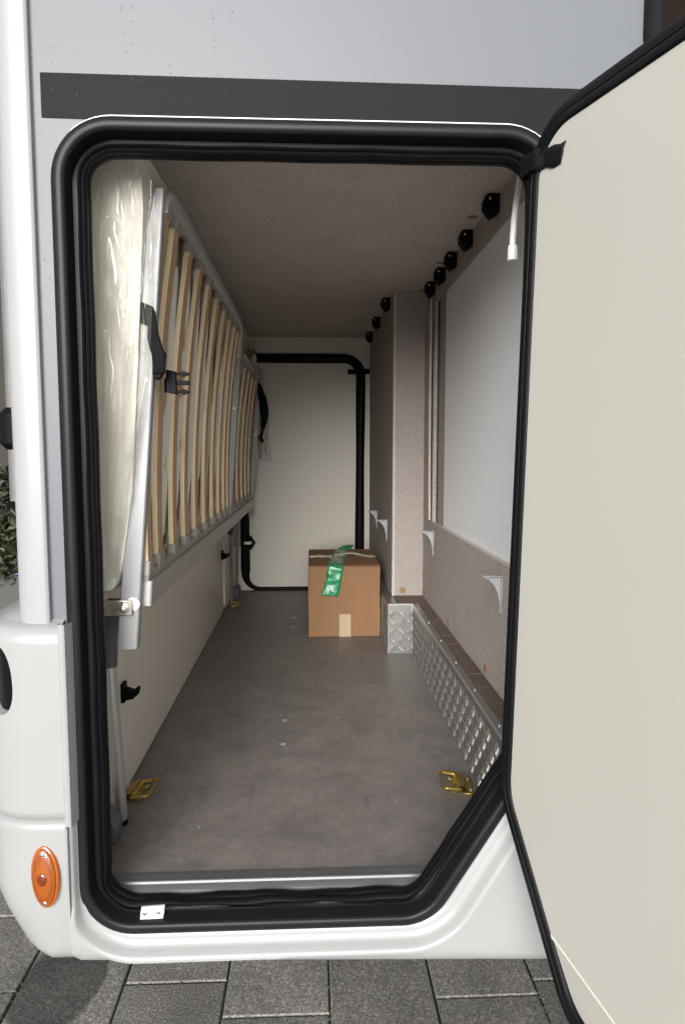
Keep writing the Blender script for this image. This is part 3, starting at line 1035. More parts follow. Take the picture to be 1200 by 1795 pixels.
# right wall: felt board with a cut-out, recess behind, column, step box
XR = .405
rw = MB()
rw.box((XR, .0525, .5705), (XR + .012, 1.4385, .860))             # below the cut-out
rw.box((XR, 1.252, .8602), (XR + .012, 1.4385, 1.590))            # behind the cut-out
rw.box((XR + .008, .0525, 1.5902), (XR + .031, 1.4385, ZC - .0008))
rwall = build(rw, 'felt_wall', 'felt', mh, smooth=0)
tag(rwall, 'taupe felt lined wall with a cut-out')
eb = MB().box((XR + .0004, .06, .8602), (XR + .0118, 1.2515, .8626))
build(eb, 'cut_edge', 'felt_pale', rwall, smooth=0)
build(MB().box((XR + .020, 1.128, .80), (XR + .032, 1.4385, 1.5895)), 'recess_strip', 'felt', rwall, smooth=0)
build(MB().box((XR + .013, .0525, .80), (XR + .030, 1.1265, 1.5895)), 'white_panel', 'white_panel', rwall, bevel=.001)
build(MB().box((XR + .034, .0525, .374), (XR + .06, 2.4185, ZC - .0008)), 'backing_board', 'cream', rwall, smooth=0)
# loose felt trim board leaning at the cut-out's rear edge
lb = MB()
rows = []
for k in range(9):
    t = k / 8
    z = .868 + (1.597 - .868) * t
    bow = .012 * math.sin(math.pi * t)
    y = 1.262 + .006 * t; x = XR - .0045 - .004 * math.sin(math.pi * t)
    rows.append([(x - .006, y - bow, z), (x, y - bow, z), (x, y + .02, z), (x - .006, y + .02, z)])
lb.grid(rows, closed_u=True)
build(lb, 'trim_board', 'felt_pale', rwall, smooth=30)
col = MB().box((.292, 1.44, .5705), (XR + .033, 2.4185, ZC - .0008))
column = build(col, 'felt_column', 'felt', mh, smooth=0, bevel=.002)
tag(column, 'boxed felt column in the corner')
build(MB().box((.2935, 1.4382, .5705), (.302, 1.4402, ZC - .001)), 'edge_band', 'felt_pale', column, smooth=0)
# step box of tread plate
XS, XS2, YS, ZS = .349, .263, 1.305, .569
sb = MB().box((XS, .0525, ZF + .0006), (XR + .033, YS - .0005, ZS)).box((XS2, YS, ZF + .0006), (XR + .033, 2.4185, ZS))
step = build(sb, 'step_box', 'tread', mh, smooth=0)
tag(step, 'aluminium tread plate step box')
tr = MB()
def bar(mb, c, e1, e2, nrm, ang, ln=.0118, w=.0021, h=.0026):
    d = e1 * math.cos(ang) + e2 * math.sin(ang); q = e1 * -math.sin(ang) + e2 * math.cos(ang)
    vs = [c - d * ln, c - d * ln * .3 + q * w, c + d * ln * .3 + q * w, c + d * ln, c + d * ln * .3 - q * w, c - d * ln * .3 - q * w, c - d * ln * .45 + nrm * h, c + d * ln * .45 + nrm * h]
    mb.add(vs, [(0, 1, 6), (1, 2, 7, 6), (2, 3, 7), (3, 4, 7), (4, 5, 6, 7), (5, 0, 6)])
def lozenges(org, e1, e2, nrm, L1, L2, pitch=.0315):
    n1, n2 = int(L1 / pitch + .5), int(L2 / pitch + .5)
    for i in range(n1):
        for j in range(n2):
            ang = R(45) if (i + j) % 2 else R(-45)
            c0 = org + e1 * ((i + .5) * pitch) + e2 * ((j + .5) * pitch)
            q = e1 * -math.sin(ang) + e2 * math.cos(ang)
            for k in range(-2, 3):
                c = c0 + q * (k * .0054)
                if 0.004 < (c - org).dot(e1) < L1 - .004 and .004 < (c - org).dot(e2) < L2 - .004:
                    bar(tr, c, e1, e2, nrm, ang)
X, Y, Z = Vector((1, 0, 0)), Vector((0, 1, 0)), Vector((0, 0, 1))
lozenges(Vector((XS2, YS, ZF)), X, Z, -Y, XS - XS2, ZS - ZF)
lozenges(Vector((XS, YS - .0005, ZF)), -Y, Z, -X, YS - .06, ZS - ZF)
lozenges(Vector((XS2, YS, ZF)), Y, Z, -X, 1.1, ZS - ZF)
tag(build(tr, 'tread_pattern', 'tread_bar', step, smooth=0), None, kind='stuff')
ef = MB().box((XS2 - .0006, YS - .0022, ZS - .0015), (XS + .0006, YS + .003, ZS + .0022)).box((XS - .0016, YS - .0030, ZF + .001), (XS + .001, YS + .0005, ZS + .001)).box((XS - .0008, .0525, ZS - .002), (XS + .002, YS - .003, ZS + .0016))
build(ef, 'edge_flange', 'alu', step, smooth=0)
y = YS + .005
k = 0
while y > .08:
    l = random.uniform(.075, .098)
    y2 = max(.06, y - l)
    build(MB().box((XS + .0215, y2 + .0012, ZS + .0004), (XR - .0008, y - .0012, ZS + .0028 + random.uniform(0, .0012))), 'plank', 'plank', step, smooth=0, bevel=.0006)
    y = y2
build(MB().box((XS2 + .034, YS + .006, ZS + .0004), (XR - .0008, 1.4375, ZS + .0036)), 'plank', 'plank', step, smooth=0, bevel=.0006)
for yy in (.25, .45, .65, .85, 1.05, 1.24):
    build(MB().disc((XS + .013, yy, ZS), .0042, .0028, ax=2, sgn=1), 'rivet', 'screw', step)
# brown cover caps
def cap(c, ax, sgn, parent, r=.0125):
    build(MB().disc(c, r, .0014, ax=ax, sgn=sgn, n=18, dome=.5), 'cover_cap', 'cap_brown', parent)
for yy in (.665, 1.064, 1.417): cap((.388, yy, ZC), 2, -1, gceil)
for yy in (1.65, 1.98, 2.3): cap((.272, yy, ZC), 2, -1, gceil)
for xx in (-.27, -.05, .14): cap((xx, 2.395, ZC), 2, -1, gceil)
for yy in (.528, .966, 1.395): cap((XR, yy, .592), 0, -1, rwall)
for zz in (.655, .79, .905, 1.07, 1.22, 1.36, 1.50): cap((XR, 1.425, zz), 0, -1, rwall)
cap((.332, 1.44, .592), 1, -1, column)
for zz in (.70, .90, 1.12, 1.40): cap((.292, 2.40, zz), 0, -1, column)

# ================================================================== THINGS IN THE GARAGE
# connector blocks along the ceiling corner
def make_block():
    t = thing('connector_block', 'x', 'connector block', (0, 0, 0), 'black plastic corner blocks under the ceiling')
    mb = MB()
    def ring(y, s): return [(-.0015, y, -.0008), (-.027 * s, y, -.0008), (-.034 * s, y, -.012 * s), (-.034 * s, y, -.030 * s), (-.017 * s, y, -.051 * s), (-.0015, y, -.040 * s)]
    rows = [ring(-.017, .86), ring(-.013, 1.0), ring(.013, 1.0), ring(.017, .86)]
    mb.grid(rows, closed_u=True)
    mb.add(rows[0], [tuple(range(6))]); mb.add(rows[-1], [tuple(range(6))])
    lbuild(mb, 'block', 'plastic_blk', t, smooth=30, bevel=.0015)
    lbuild(MB().disc((-.022, -.0168, -.012), .0035, .0012, n=10), 'screw', 'screw', t)
    return t
blk = make_block()
labs = ['black corner block nearest the hatch opening, above the white panel', 'second black corner block from the hatch opening, above the white panel',
        'third black corner block from the hatch opening, above the white panel', 'fourth black corner block from the hatch opening, above the white panel',
        'black corner block above the white panel, right beside the felt column', 'nearest of three black corner blocks on the felt column side',
        'middle of three black corner blocks on the felt column side', 'black corner block furthest back, by the far wall']
pos = [(XR + .008, .525), (XR + .008, .772), (XR + .008, .964), (XR + .008, 1.13), (XR + .008, 1.303), (.292, 1.551), (.292, 1.914), (.292, 2.263)]
for i, ((x, y), lab) in enumerate(zip(pos, labs)):
    if i == 0:
        blk.location = (x, y, ZC); blk['label'] = lab
    else:
        dup(blk, (x, y, ZC), 0, lab)

# shelf brackets
def make_bracket():
    t = thing('shelf_bracket', 'x', 'bracket', (0, 0, 0), 'pale grey shelf brackets on the felt walls')
    a = MB().box((-.044, -.011, -.0022), (-.0004, .011, 0))
    lbuild(a, 'top_plate', 'bracket', t, bevel=.0006)
    lbuild(MB().box((-.0026, -.009, -.082), (-.0004, .009, -.0023)), 'wall_plate', 'bracket', t, bevel=.0006)
    g = MB()
    pts = [(-.0027, -.0024), (-.041, -.0024)]
    for k in range(11):
        a_ = R(90 * k / 10)
        pts.append((-.041 + .037 * math.sin(a_) * 1.0, -.074 + .068 * math.cos(a_)))
    pts.append((-.0027, -.076))
    g.prism(pts, 1, -.0012, .0012)
    lbuild(g, 'gusset', 'bracket', t, smooth=0)
    lbuild(MB().disc((-.0026, .0, -.079), .003, .0016, ax=0, sgn=-1, n=10), 'screw', 'screw', t)
    return t
brk = make_bracket()
for i, (p, lab) in enumerate([((XR, .405, .836), 'pale grey shelf bracket nearest the hatch, partly behind the open door edge'),
                              ((XR, 1.222, .836), 'pale grey shelf bracket beside the felt column, below the white panel'),
                              ((.292, 1.60, .836), 'nearer of two pale grey shelf brackets behind the cardboard box'),
                              ((.292, 2.0, .836), 'further of two pale grey shelf brackets behind the cardboard box')]):
    if i == 0: brk.location = p; brk['label'] = lab
    else: dup(brk, p, 0, lab)

# lashing rings
def make_ring():
    t = thing('lashing_ring', 'x', 'lashing ring', (0, 0, 0), 'yellow zinc plated lashing rings on the floor')
    b = MB()
    b.prism([(-.036, -.020), (-.028, -.028), (-.006, -.026), (-.006, -.019), (.020, -.024), (.024, -.018), (.012, -.008), (.012, .008), (.024, .018), (.020, .024), (-.006, .019), (-.006, .026), (-.028, .028), (-.036, .020)], 2, .0003, .003)
    lbuild(b, 'base_plate', 'gold', t, bevel=.0008)
    h = MB()
    h.grid([[(x, y, z) for y in (-.022, -.012, .012, .022)] for x, z in ((-.018, .003), (-.014, .009), (-.008, .013), (-.001, .013), (.004, .009), (.008, .003))])
    lbuild(h, 'saddle', 'gold', t, smooth=60)
    P = rpoly([(-.006, .024), (.040, .024), (.040, -.024), (-.006, -.024)], .009, 6)
    lbuild(MB().tube([(p.x, p.y, .0075 + .10 * max(0, p.x)) for p in P], .0032, 10, closed=True), 'ring', 'gold', t, smooth=60)
    for (x, y) in ((-.026, .016), (-.026, -.016), (.017, .017), (.017, -.017)):
        lbuild(MB().disc((x, y, .003), .0042, .0024, ax=2, sgn=1, n=10), 'screw', 'screw', t)
    return t
rg = make_ring()
rg.location = (-.362, .352, ZF); rg['label'] = 'yellow zinc lashing ring on the floor beside the near folded bed leg'; rg.rotation_euler = (0, 0, R(-4)); rg.scale = (.88, 1.45, 1.15)
dup(rg, (.306, .355, ZF), R(176), 'yellow zinc lashing ring on the floor by the tread plate step')
dup(rg, (-.368, 2.06, ZF), R(3), 'yellow zinc lashing ring far back under the far bed leg')

# hanging white tube
tb = thing('drain_tube', 'white plastic tube hanging from the ceiling beside the open door', 'tube', (.338, .12, ZC))
pth = [(.352, .15, ZC - .001), (.349, .14, 1.62), (.344, .128, 1.575), (.339, .121, 1.535), (.334, .120, 1.50), (.3315, .12, 1.472), (.330, .12, 1.445), (.3300, .12, 1.434)]
build(MB().tube(pth, .0052, 12), 'tube', 'white_plastic', tb, smooth=60)
build(MB().tube([(.3300, .12, 1.4365), (.3300, .12, 1.434), (.3302, .12, 1.431), (.3303, .12, 1.412), (.3303, .12, 1.411)], [.005, .0075, .0082, .0086, .0080], 16), 'end_socket', 'white_plastic', tb, smooth=40)

# cardboard box
bx = thing('cardboard_box', 'brown cardboard box with green tape on the garage floor', 'box', (.122, 1.75, ZF))
b0, b1 = (-.0135, 1.525), (.2585, 1.960)
mb = MB().box((b0[0], b0[1], ZF + .0006), (b1[0], b1[1], .6655))
ct = build(mb, 'carton', 'card', bx, smooth=30)
bmc = bmesh.new(); bmc.from_mesh(ct.data)
bmesh.ops.subdivide_edges(bmc, edges=bmc.edges[:], cuts=9, use_grid_fill=True)
for v in bmc.verts:
    q = v.co * 9
    d_ = Vector((noise.noise(q), noise.noise(q + Vector((7, 3, 1))), 0)) * .0022
    if v.co.z > .02 : v.co += d_
bmc.to_mesh(ct.data); bmc.free()
md = ct.modifiers.new('bevel', 'BEVEL'); md.width = .003; md.segments = 3; md.limit_method = 'ANGLE'; md.angle_limit = R(50)
fp = MB().box((b0[0] + .0015, b0[1] + .001, .6662), (b1[0] - .0015, 1.7405, .6690))
build(fp, 'flap', 'card', bx, bevel=.0008)
fp = MB().box((b0[0] + .0015, 1.7435, .6662), (b1[0] - .0015, b1[1] - .001, .6694))
build(fp, 'flap', 'card', bx, bevel=.0008)
build(MB().box((.1035, 1.5236, ZF + .001), (.147, 1.5247, .484)), 'paper_tape', 'card_tape', bx, smooth=0)
def ribbon(path, w, wdir, crumple=.002, seed=0, n=5):
    rows = []
    for i, p in enumerate(path):
        wd_ = wdir[i] if isinstance(wdir, list) else wdir
        ww = w[i] if isinstance(w, list) else w
        row = []
        for k in range(n):
            s = (k / (n - 1) - .5) * ww
            q = Vector(p) + Vector(wd_) * s
            q += Vector((fbm(q.x * 40 + seed, q.y * 40, q.z * 40), fbm(q.x * 40, q.y * 40 + 9 + seed, q.z * 40), fbm(q.x * 40, q.y * 40, q.z * 40 + 17 + seed))) * crumple
            row.append(q)
        rows.append(row)
    return MB().grid(rows)
def catmull(pts, n=6):
    P = [Vector(p) for p in pts]
    P = [P[0] * 2 - P[1]] + P + [P[-1] * 2 - P[-2]]
    out = []
    for i in range(1, len(P) - 2):
        a, b, c, d = P[i - 1:i + 3]
        for k in range(n):
            t = k / n
            out.append(0.5 * ((2 * b) + (c - a) * t + (2 * a - 5 * b + 4 * c - d) * t * t + (3 * b - a - 3 * c + d) * t ** 3))
    out.append(P[-2])
    return out
gp = catmull([(.170, 1.93, .694), (.155, 1.90, .690), (.128, 1.83, .680), (.108, 1.70, .673), (.098, 1.60, .673), (.092, 1.535, .672), (.089, 1.5185, .660), (.083, 1.517, .62), (.075, 1.516, .585), (.066, 1.512, .558)], 8)
g = build(ribbon(gp, [.030 + .030 * min(1, i / 20) for i in range(len(gp))], (.97, -.05, -.1), .0042, 3, 7), 'green_tape', 'green', bx, smooth=35)
md = g.modifiers.new('solid', 'SOLIDIFY'); md.thickness = .0005
tp_ = catmull([(-.013, 1.742, .671), (.03, 1.74, .676), (.07, 1.742, .673), (.11, 1.748, .679), (.15, 1.762, .684), (.20, 1.752, .678), (.235, 1.742, .673), (.258, 1.742, .671)], 6)
g = build(ribbon(tp_, .030, (0, .9, .25), .004, 8, 4), 'sealing_tape', 'string_tape', bx, smooth=35)
md = g.modifiers.new('solid', 'SOLIDIFY'); md.thickness = .0005

# ------------------------------------------------------------------ slatted bed frame standing on edge
def xb(z): return -.272 + (z - .87) * (.047 / .63)
bed = thing('slatted_bed_frame', 'folding slatted bed frame standing on edge along the cream wall', 'bed frame', (-.29, 1.1, ZF))
def leanbox(mb, y0, y1, z0, z1, t0, t1, steps=1):
    # box following the lean of the frame; t is the offset across it
    rows = []
    for k in range(steps + 1):
        z = z0 + (z1 - z0) * k / steps
        x = xb(z)
        rows.append([(x + t0, y0, z), (x + t1, y0, z), (x + t1, y1, z), (x + t0, y1, z)])
    mb.grid(rows, closed_u=True)
    mb.add(rows[0], [(0, 1, 2, 3)]); mb.add(rows[-1], [(3, 2, 1, 0)])
    return mb
build(leanbox(MB(), .118, 2.16, .842, .884, -.022, .006), 'lower_rail', 'alu_grey', bed, bevel=.003)
build(leanbox(MB(), .118, 2.16, .8845, .900, -.020, .000), 'lower_rail_lip', 'cap_grey', bed, bevel=.003)
# upper rail with its rounded front corner
ur = [(xb(1.46) - .016, .118, 1.478), (xb(1.48) - .014, .119, 1.488), (xb(1.49) - .011, .124, 1.498), (xb(1.505) - .008, .138, 1.506), (xb(1.508) - .006, .160, 1.508), (xb(1.508) - .006, .172, 1.508)]
ur += [(xb(1.508) - .006, .172 + 1.03 * k / 6, 1.508) for k in range(1, 7)]
ur += [(xb(1.505) - .006, 1.235, 1.504), (xb(1.48) - .006, 1.258, 1.484), (xb(1.45) - .006, 1.262, 1.455), (xb(1.40) - .006, 1.262, 1.40)]
build(MB().tube(ur, .0155, 14), 'upper_rail', 'alu_grey', bed, smooth=60)
ur2 = [(xb(1.36) - .006, 1.30, 1.36), (xb(1.41) - .006, 1.302, 1.41), (xb(1.43) - .006, 1.32, 1.428), (xb(1.432) - .006, 1.36, 1.432)] + [(xb(1.43) - .006, 1.36 + .76 * k / 4, 1.43) for k in range(1, 5)] + [(xb(1.42) - .006, 2.145, 1.42), (xb(1.39) - .006, 2.152, 1.39)]
build(MB().tube(ur2, .0125, 14), 'head_rail', 'alu_grey', bed, smooth=60)
post = MB()
rows = []
for k in range(13):
    z = .774 + (1.508 - .774) * k / 12
    w = 1 if k < 12 else .55
    x = xb(z) - .0125 + .006 * k / 12
    wl = -.030 * w * (1 - .35 * k / 12)
    pr = [(wl, .1005), (wl + .002, .0985), (.0015, .0985), (.0035, .1005), (.0035, .1165), (wl, .1165)]
    rows.append([(x + a, b, z) for a, b in pr])
post.grid(rows, closed_u=True); post.add(rows[0], [tuple(range(6))]); post.add(rows[-1], [tuple(range(6))])
build(post, 'front_post', 'alu_pale', bed, smooth=40)
def post2(y, z0, z1, w):
    p = build(leanbox(MB(), y, y + .026, z0, z1, -.016, -.016 + w), 'cross_post', 'alu_pale', bed, bevel=.0015)
    for z in (z0 + .10 * (z1 - z0) + .02, z0 + .62 * (z1 - z0)):
        build(MB().disc((xb(z) - .016 + w / 2, y, z), .0055, .005, n=12), 'bolt', 'screw', p)
post2(1.258, .886, 1.455, .020)
post2(2.142, .80, 1.40, .022)
# slats with caps
def slat(y, z0, z1, mb=None, w=.030, tilt=.0):
    rows = []
    n = 14
    for k in range(n + 1):
        t = k / n
        z = z0 + (z1 - z0) * t
        bow = -.013 * 4 * t * (1 - t)
        x = xb(z) + bow - .006
        dy = tilt * (t - .5)
        rows.append([(x - .0045, y + dy, z), (x + .0045, y + dy, z), (x + .0045, y + w + dy, z), (x - .0045, y + w + dy, z)])
    m = MB()
    vs = [v for r in rows for v in r]
    for i in range(n):
        for a in range(4):
            b = (a + 1) % 4
            m_i = 1 if a in (0, 2) else 0
            m.add([rows[i][a], rows[i][b], rows[i + 1][b], rows[i + 1][a]], [(0, 1, 2, 3)], m_i)
    m.add(rows[0], [(0, 1, 2, 3)], 1); m.add(rows[-1], [(3, 2, 1, 0)], 1)
    me_o = build(m, 'slat', ['wood_face', 'wood_edge'], bed, smooth=0)
    for (za, zb, sgn) in ((z0 - .012, z0 + .012, 1), (z1 - .012, z1 + .012, -1)):
        cb = leanbox(MB(), y - .004, y + w + .004, za, zb, -.0135, .0015)
        build(cb, 'slat_cap', 'cap_grey', bed, bevel=.003)
for y in (.118, .191, .327, .452, .586, .728, .870, 1.002, 1.120, 1.212):
    slat(y, .906, 1.488, w=.040 if y > .12 else .03, tilt=random.uniform(-.006, .006))
for y in (1.36, 1.52, 1.68, 1.84, 1.99):
    slat(y, .906, 1.412, w=.045, tilt=random.uniform(-.004, .004))
# steel lug with bolt
lg = build(MB().box((-.352, .090, .832), (-.292, .0935, .858)).box((-.352, .0936, .832), (-.349, .13, .858)), 'fixing_lug', 'steel', bed, bevel=.002)
build(MB().disc((-.305, .090, .845), .0085, .003, n=20).disc((-.305, .0872, .845), .0060, .006, n=6, dome=.2), 'bolt', 'steel', lg)
build(MB().disc((-.2925, .0982, .850), .0115, .0035, n=20), 'washer', 'white_plastic', bed)
# folded legs
lg1 = build(MB().tube([(-.363, .195, .735), (-.361, .215, .55), (-.3615, .238, ZF + .006)], .0115, 18), 'leg', 'alu', bed, smooth=60)
build(MB().tube([(-.3615, .2375, ZF + .0105), (-.3615, .238, ZF + .0008)], .0120, 18), 'foot_cap', 'plastic_blk', lg1, smooth=40)
jn = MB()
jn.tube([(-.352, .185, .815), (-.355, .19, .790), (-.362, .196, .765), (-.363, .197, .715)], [.010, .015, .0155, .0135], 14)
jn.prism([(.165, .80), (.165, .838), (.20, .838), (.21, .80)], 0, -.362, -.320)
build(jn, 'hinge_joint', 'plastic_grey', lg1, smooth=40)
ft_ = MB()
ft_.prism([(-.3855, ZF + .0006), (-.352, ZF + .0006), (-.348, ZF + .03), (-.362, ZF + .052), (-.3855, ZF + .075)], 1, .165, .205)
build(ft_, 'foot_socket', 'plastic_grey', lg1, bevel=.004)
lg2 = build(MB().tube([(-.338, 1.83, .80), (-.352, 1.96, .60), (-.366, 2.10, ZF + .004)], .0085, 14), 'leg', 'alu', bed, smooth=60)
build(MB().tube([(-.336, 1.82, .842), (-.337, 1.825, .80), (-.342, 1.86, .755)], [.016, .016, .012], 12), 'hinge_joint', 'plastic_grey', lg2, smooth=40)
lg3 = build(MB().tube([(-.322, 1.97, .842), (-.344, 2.13, .62), (-.362, 2.26, .44)], .0075, 14), 'leg_strut', 'alu', bed, smooth=60)
build(MB().box((-.3775, 2.20, ZF + .0006), (-.345, 2.29, ZF + .055)), 'foot_socket', 'plastic_grey', lg3, bevel=.006)

# ------------------------------------------------------------------ mattress and film
mt = MB()
rows = []
nz, ny = 40, 30
sec = []
for k in range(36):
    a = 2 * math.pi * k / 36
    ca, sa = math.cos(a), math.sin(a)
    sec.append((abs(ca) ** .45 * (1 if ca > 0 else -1), abs(sa) ** .35 * (1 if sa > 0 else -1)))
for j in range(ny + 1):
    t = j / ny
    y = .092 + 2.02 * t
    e = 1.0
    if t < .04: e = math.sqrt(max(.02, 1 - (1 - t / .04) ** 2)) * .35 + .65 if t > 0 else .62
    row = []
    for (cx, cz) in sec:
        z = 1.228 + cz * .360 * (.98 + .02 * e)
        th_ = .058 * (.62 + .38 * e)
        x = xb(z) - .079 + cx * th_ + .004 * fbm(y * 5, z * 6, cx) + (.005 * noise.noise(Vector((z * 7, cx * 2, y * 3))) if cx > 0 else 0)
        row.append((x, y + .010 * noise.noise(Vector((cx * 3.2 + z * 1.5, z * 3.1, 5))) * (1 - min(1, t / .1)), z + .004 * fbm(y * 4, cx, 3)))
    rows.append(row)
mt.grid(rows, closed_u=True)
mt.add(rows[0], [tuple(range(36))]); mt.add(rows[-1], [tuple(range(36))])
mattress = build(mt, 'mattress', 'foam', None, smooth=60, origin=(-.34, 1.1, .87))
tag(mattress, 'cream mattress standing behind the slats, wrapped in plastic film', 'mattress')

def ridged(x, y):
    return 1 - abs(fbm(x, y)) * 2
fm = MB()
rows = []
NU, NZ = 120, 300
def film_plan(u):
    pts = [(-.392, .16), (-.382, .115), (-.362, .088), (-.337, .080), (-.312, .080), (-.293, .085), (-.281, .099)]
    q = u * (len(pts) - 1); i = min(int(q), len(pts) - 2); t = q - i
    return Vector(pts[i]).lerp(Vector(pts[i + 1]), t)
for j in range(NZ + 1):
    tz = j / NZ
    row = []
    for i in range(NU + 1):
        u = i / NU
        zlo = .905 - .035 * math.sin(u * 3.0) + .012 * math.sin(u * 17) + .0 * u
        zhi = 1.575 - .075 * u * u
        z = zlo + (zhi - zlo) * tz
        p = film_plan(u)
        lean = (z - .87) * (.047 / .63)
        right = .72 + .28 * min(1, max(0, (z - .92) / .30))     # the film's free edge narrows downwards
        x = -.392 + (p.x + .392) * right + lean * (.35 + .65 * u)
        n0 = noise.noise(Vector((u * 3.2 + .4 * math.sin(z * 4), z * 1.3, 4.1)))
        n1 = noise.noise(Vector((u * 4.5 + z * 1.6, z * 2.6, 1.3)))
        n2 = noise.noise(Vector((u * 4 - z * 6, z * 3 + u * 5, 7.7)))
        n3 = noise.noise(Vector((u * 9 + z * 5, z * 9 - u * 4, 2.2)))
        wav = .010 * n0
        n4 = noise.noise(Vector((u * 6 + z * 11, z * 4 - u * 7, 9.4)))
        cr = .0115 * math.exp(-abs(n1) / .07) + .0085 * math.exp(-abs(n2) / .05) + .0055 * math.exp(-abs(n4) / .05) + .0035 * math.exp(-abs(n3) / .05)
        row.append((x + .25 * wav, p.y - .009 + wav * .7 - cr, z))
    rows.append(row)
fm.grid(rows)
film = build(fm, 'plastic_film', 'film', None, smooth=75, fix=False, origin=(-.32, .1, .88))
tag(film, 'crumpled clear plastic film draped over the near mattress end and post', 'plastic film')
# film behind the slats
fb = MB()
rows = []
for j in range(70):
    z = .915 + (1.545 - .915) * j / 69
    rows.append([(xb(z) - .0215 + .0055 * abs(fbm(y * 6, z * 5, 2)) - .003 + (0 if z < 1.5 else (z - 1.5) * .1), y, z) for y in [.135 + 1.98 * i / 110 for i in range(111)]])
fb.grid(rows)
fbo = build(fb, 'plastic_film', 'film_tan', None, smooth=75, fix=False, origin=(-.27, 1.1, .9))
tag(fbo, 'clear plastic film pressed between the slats and the mattress', 'plastic film')
# tail of film hanging at the far end
ft2 = MB()
rows = []
for j in range(40):
    t = j / 39
    z = 1.475 - .42 * t
    w = .07 + .03 * math.sin(t * 2.5)
    rows.append([(-.262 + .07 * s * (.6 + .5 * t) + .006 * fbm(s * 5, t * 6, 3) + .012 * (1 - t), 2.168 + .02 * abs(noise.noise(Vector((s * 2 + 5, t * 2, 0)))) + .008 * math.sin(s * 9), z + .008 * math.sin(s * 6)) for s in [k / 14 for k in range(15)]])
ft2.grid(rows)
f3 = build(ft2, 'plastic_film', 'film', None, smooth=75, fix=False, origin=(-.24, 2.17, 1.05))
tag(f3, 'tail of clear plastic film hanging at the far end of the bed', 'plastic film')

# ------------------------------------------------------------------ straps and buckle
st1 = thing('webbing_strap', 'black webbing strap looped round the near bed post', 'strap', (-.26, .1, 1.2))
bnd = MB()
rows = []
for k in range(9):
    t = k / 8
    x = -.303 + .058 * t
    y = .0935 + (.010 * (1 - t / .12) if t < .12 else 0) + (.008 * ((t - .85) / .15) ** 2 if t > .85 else 0)
    z = 1.327 - .012 * t - .006 * t * t
    rows.append([(x, y, z - .0165), (x, y - .0004, z - .005), (x, y - .0004, z + .006), (x, y, z + .0165)])
bnd.grid(rows)
s_o = build(bnd, 'webbing_band', 'web', st1, smooth=60)
md = s_o.modifiers.new('solid', 'SOLIDIFY'); md.thickness = .0016
sp_ = catmull([(-.250, .0905, 1.322), (-.248, .0900, 1.300), (-.2475, .0905, 1.280), (-.243, .0900, 1.262), (-.239, .0895, 1.245), (-.240, .0905, 1.222)], 5)
s_o = build(ribbon([tuple(p) for p in sp_], [.010 + .010 * min(1, i / 12) for i in range(len(sp_))], (.96, .25, .05), .0006, 5, 5), 'webbing_tail', 'web', st1, smooth=50)
md = s_o.modifiers.new('solid', 'SOLIDIFY'); md.thickness = .0022
bb = MB()
bb.prism([(-.254, 1.285), (-.2435, 1.288), (-.239, 1.268), (-.2285, 1.2535), (-.2330, 1.223), (-.2400, 1.212), (-.2500, 1.214), (-.2520, 1.255)], 1, .0925, .1005)
build(bb, 'buckle_socket', 'plastic_blk', st1, bevel=.003)
clip = thing('buckle_clip', 'black three-pronged buckle clip hanging in front of the slats', 'buckle', (-.188, .15, 1.187))
yk = .125
cb = MB()
cb.prism([(-.2235, 1.229), (-.208, 1.226), (-.207, 1.189), (-.2235, 1.192)], 1, yk - .005, yk + .005)
cb.box((-.207, yk - .003, 1.2045), (-.186, yk + .003, 1.2115))
for zc in (1.2225, 1.1935):
    cb.prism([(-.2075, zc - .0022), (-.199, zc - .0022), (-.198, zc - .0048), (-.194, zc - .0044), (-.186, zc - .0012), (-.186, zc + .0010), (-.194, zc + .0040), (-.198, zc + .0040), (-.199, zc + .0018), (-.2075, zc + .0018)], 1, yk - .003, yk + .003)
build(cb, 'prongs', 'plastic_blk', clip, bevel=.0008)
tl = ribbon([tuple(p) for p in catmull([(-.221, yk + .004, 1.2105), (-.223, yk + .03, 1.2105), (-.232, yk + .06, 1.2105), (-.243, yk + .075, 1.2105)], 4)], .024, (0, 0, 1), .0004, 4, 4)
wbk = build(tl, 'webbing_tail', 'web', clip, smooth=50)
wbk.modifiers.new('solid', 'SOLIDIFY').thickness = .0015
clip.location = (-.200, .15, 1.190)
st2 = thing('webbing_strap', 'black webbing strap dangling at the far end of the bed', 'strap', (-.22, 2.13, 1.1))
sp2 = catmull([(-.236, 2.135, 1.405), (-.226, 2.13, 1.36), (-.214, 2.13, 1.30), (-.214, 2.13, 1.24), (-.222, 2.13, 1.19), (-.228, 2.13, 1.165)], 6)
w2 = [.012 + .026 * math.sin(math.pi * min(1, i / 24)) for i in range(len(sp2))]
s_o = build(ribbon([tuple(p) for p in sp2], w2, (1, .2, 0), .002, 2, 5), 'webbing', 'web', st2, smooth=50)
md = s_o.modifiers.new('solid', 'SOLIDIFY'); md.thickness = .002
build(MB().prism([(-.243, 1.166), (-.232, 1.174), (-.219, 1.158), (-.214, 1.143), (-.224, 1.135), (-.236, 1.146)], 1, 2.122, 2.138), 'strap_end', 'plastic_blk', st2, bevel=.002)

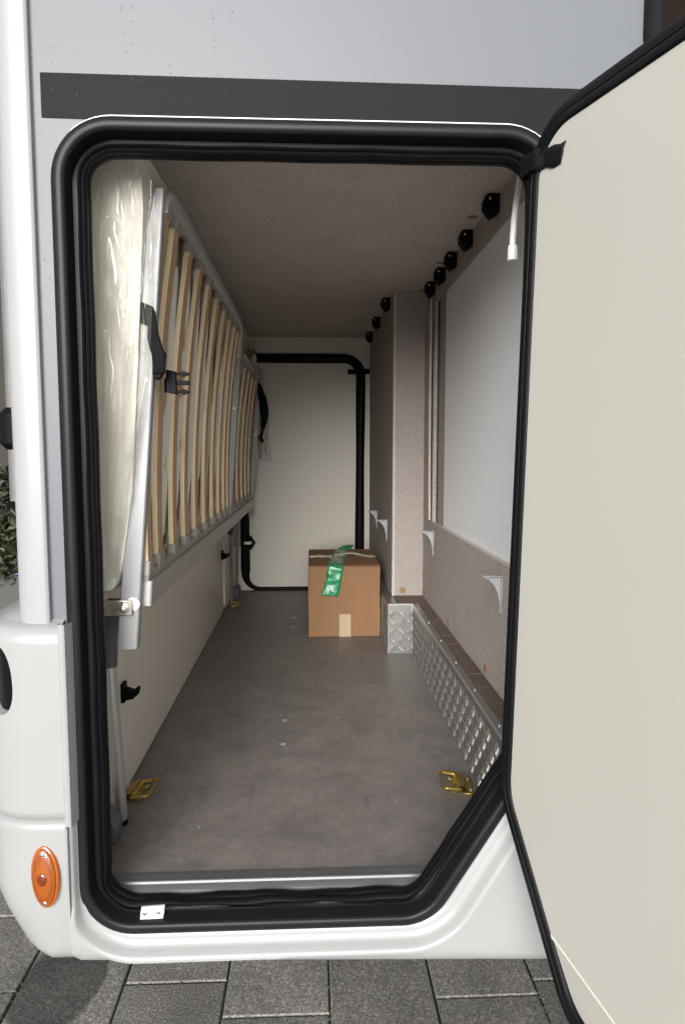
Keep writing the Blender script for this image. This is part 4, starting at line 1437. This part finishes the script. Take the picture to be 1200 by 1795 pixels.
# ================================================================== BEYOND THE REAR CORNER
def leaf_cloud(mb, c, ext, n, size, seed):
    rnd = random.Random(seed)
    for _ in range(n):
        while True:
            p = Vector((rnd.uniform(-1, 1), rnd.uniform(-1, 1), rnd.uniform(-1, 1)))
            if p.length < 1 and p.length > .25: break
        p = Vector((c[0] + p.x * ext[0], c[1] + p.y * ext[1], c[2] + p.z * ext[2]))
        d = Vector((rnd.gauss(0, 1), rnd.gauss(0, 1), rnd.gauss(.4, 1))).normalized()
        s = d.orthogonal().normalized()
        L = size * rnd.uniform(.6, 1.4)
        mid = p + d * L * .5 + d.cross(s) * L * .12
        mb.add([p, mid + s * L * .28, p + d * L, mid - s * L * .28], [(0, 1, 2), (0, 2, 3)])
    return mb
bw = build(MB().box((-5.5, 5.2, G), (-.9, 5.4, 3.2)), 'garden_wall', 'slate', None, smooth=0, origin=(-3, 5.3, G))
tag(bw, 'dark brown rendered wall far behind the rear corner', 'wall')
pl = thing('planter', 'low grey concrete planter beyond the rear corner', 'planter', (-2.1, 3.2, G))
build(MB().box((-2.9, 2.85, G + .001), (-1.45, 3.55, .40)), 'trough', 'dark_concrete', pl, bevel=.015)
build(MB().box((-2.85, 2.9, .4002), (-1.5, 3.5, .43)), 'earth', 'soil', pl, smooth=0)
fs = thing('flowering_shrub', 'green shrub with small blue flowers in the planter', 'shrub', (-1.8, 3.1, .43))
build(leaf_cloud(MB(), (-1.80, 3.05, .50), (.34, .26, .24), 2600, .055, 3), 'foliage', 'leaf', fs, smooth=0, fix=False)
build(leaf_cloud(MB(), (-1.80, 3.0, .52), (.34, .28, .22), 90, .028, 8), 'flowers', 'flower', fs, smooth=0, fix=False)
for k in range(5):
    build(MB().tube([(-1.9 + .06 * k, 3.1, .43), (-1.95 + .08 * k, 3.08, .55), (-2.0 + .1 * k, 3.05, .66)], [.008, .006, .003], 6), 'stem', 'bark', fs)
sh2 = thing('leafy_shrub', 'taller dull green shrub behind the planter', 'shrub', (-2.3, 4.0, G))
build(leaf_cloud(MB(), (-2.3, 4.0, .62), (.5, .35, .36), 2600, .07, 5), 'foliage', 'hedge', sh2, smooth=0, fix=False)
build(MB().tube([(-2.3, 4, G), (-2.28, 4, .4), (-2.32, 4, .7)], [.03, .022, .01], 8), 'trunk', 'bark', sh2)
pp = thing('steel_post', 'grey steel post with black clamps behind the rear corner', 'post', (-1.78, 3.75, G))
build(MB().tube([(-2.0, 3.75, G), (-2.0, 3.75, 2.9)], .055, 20), 'shaft', 'post_grey', pp, smooth=60)
for z in (.62, 1.25):
    build(MB().tube([(-2.0, 3.75, z - .14), (-2.0, 3.75, z - .10), (-2.0, 3.75, z + .10), (-2.0, 3.75, z + .14)], [.06, .10, .10, .06], 16), 'clamp', 'plastic_blk', pp, smooth=40)
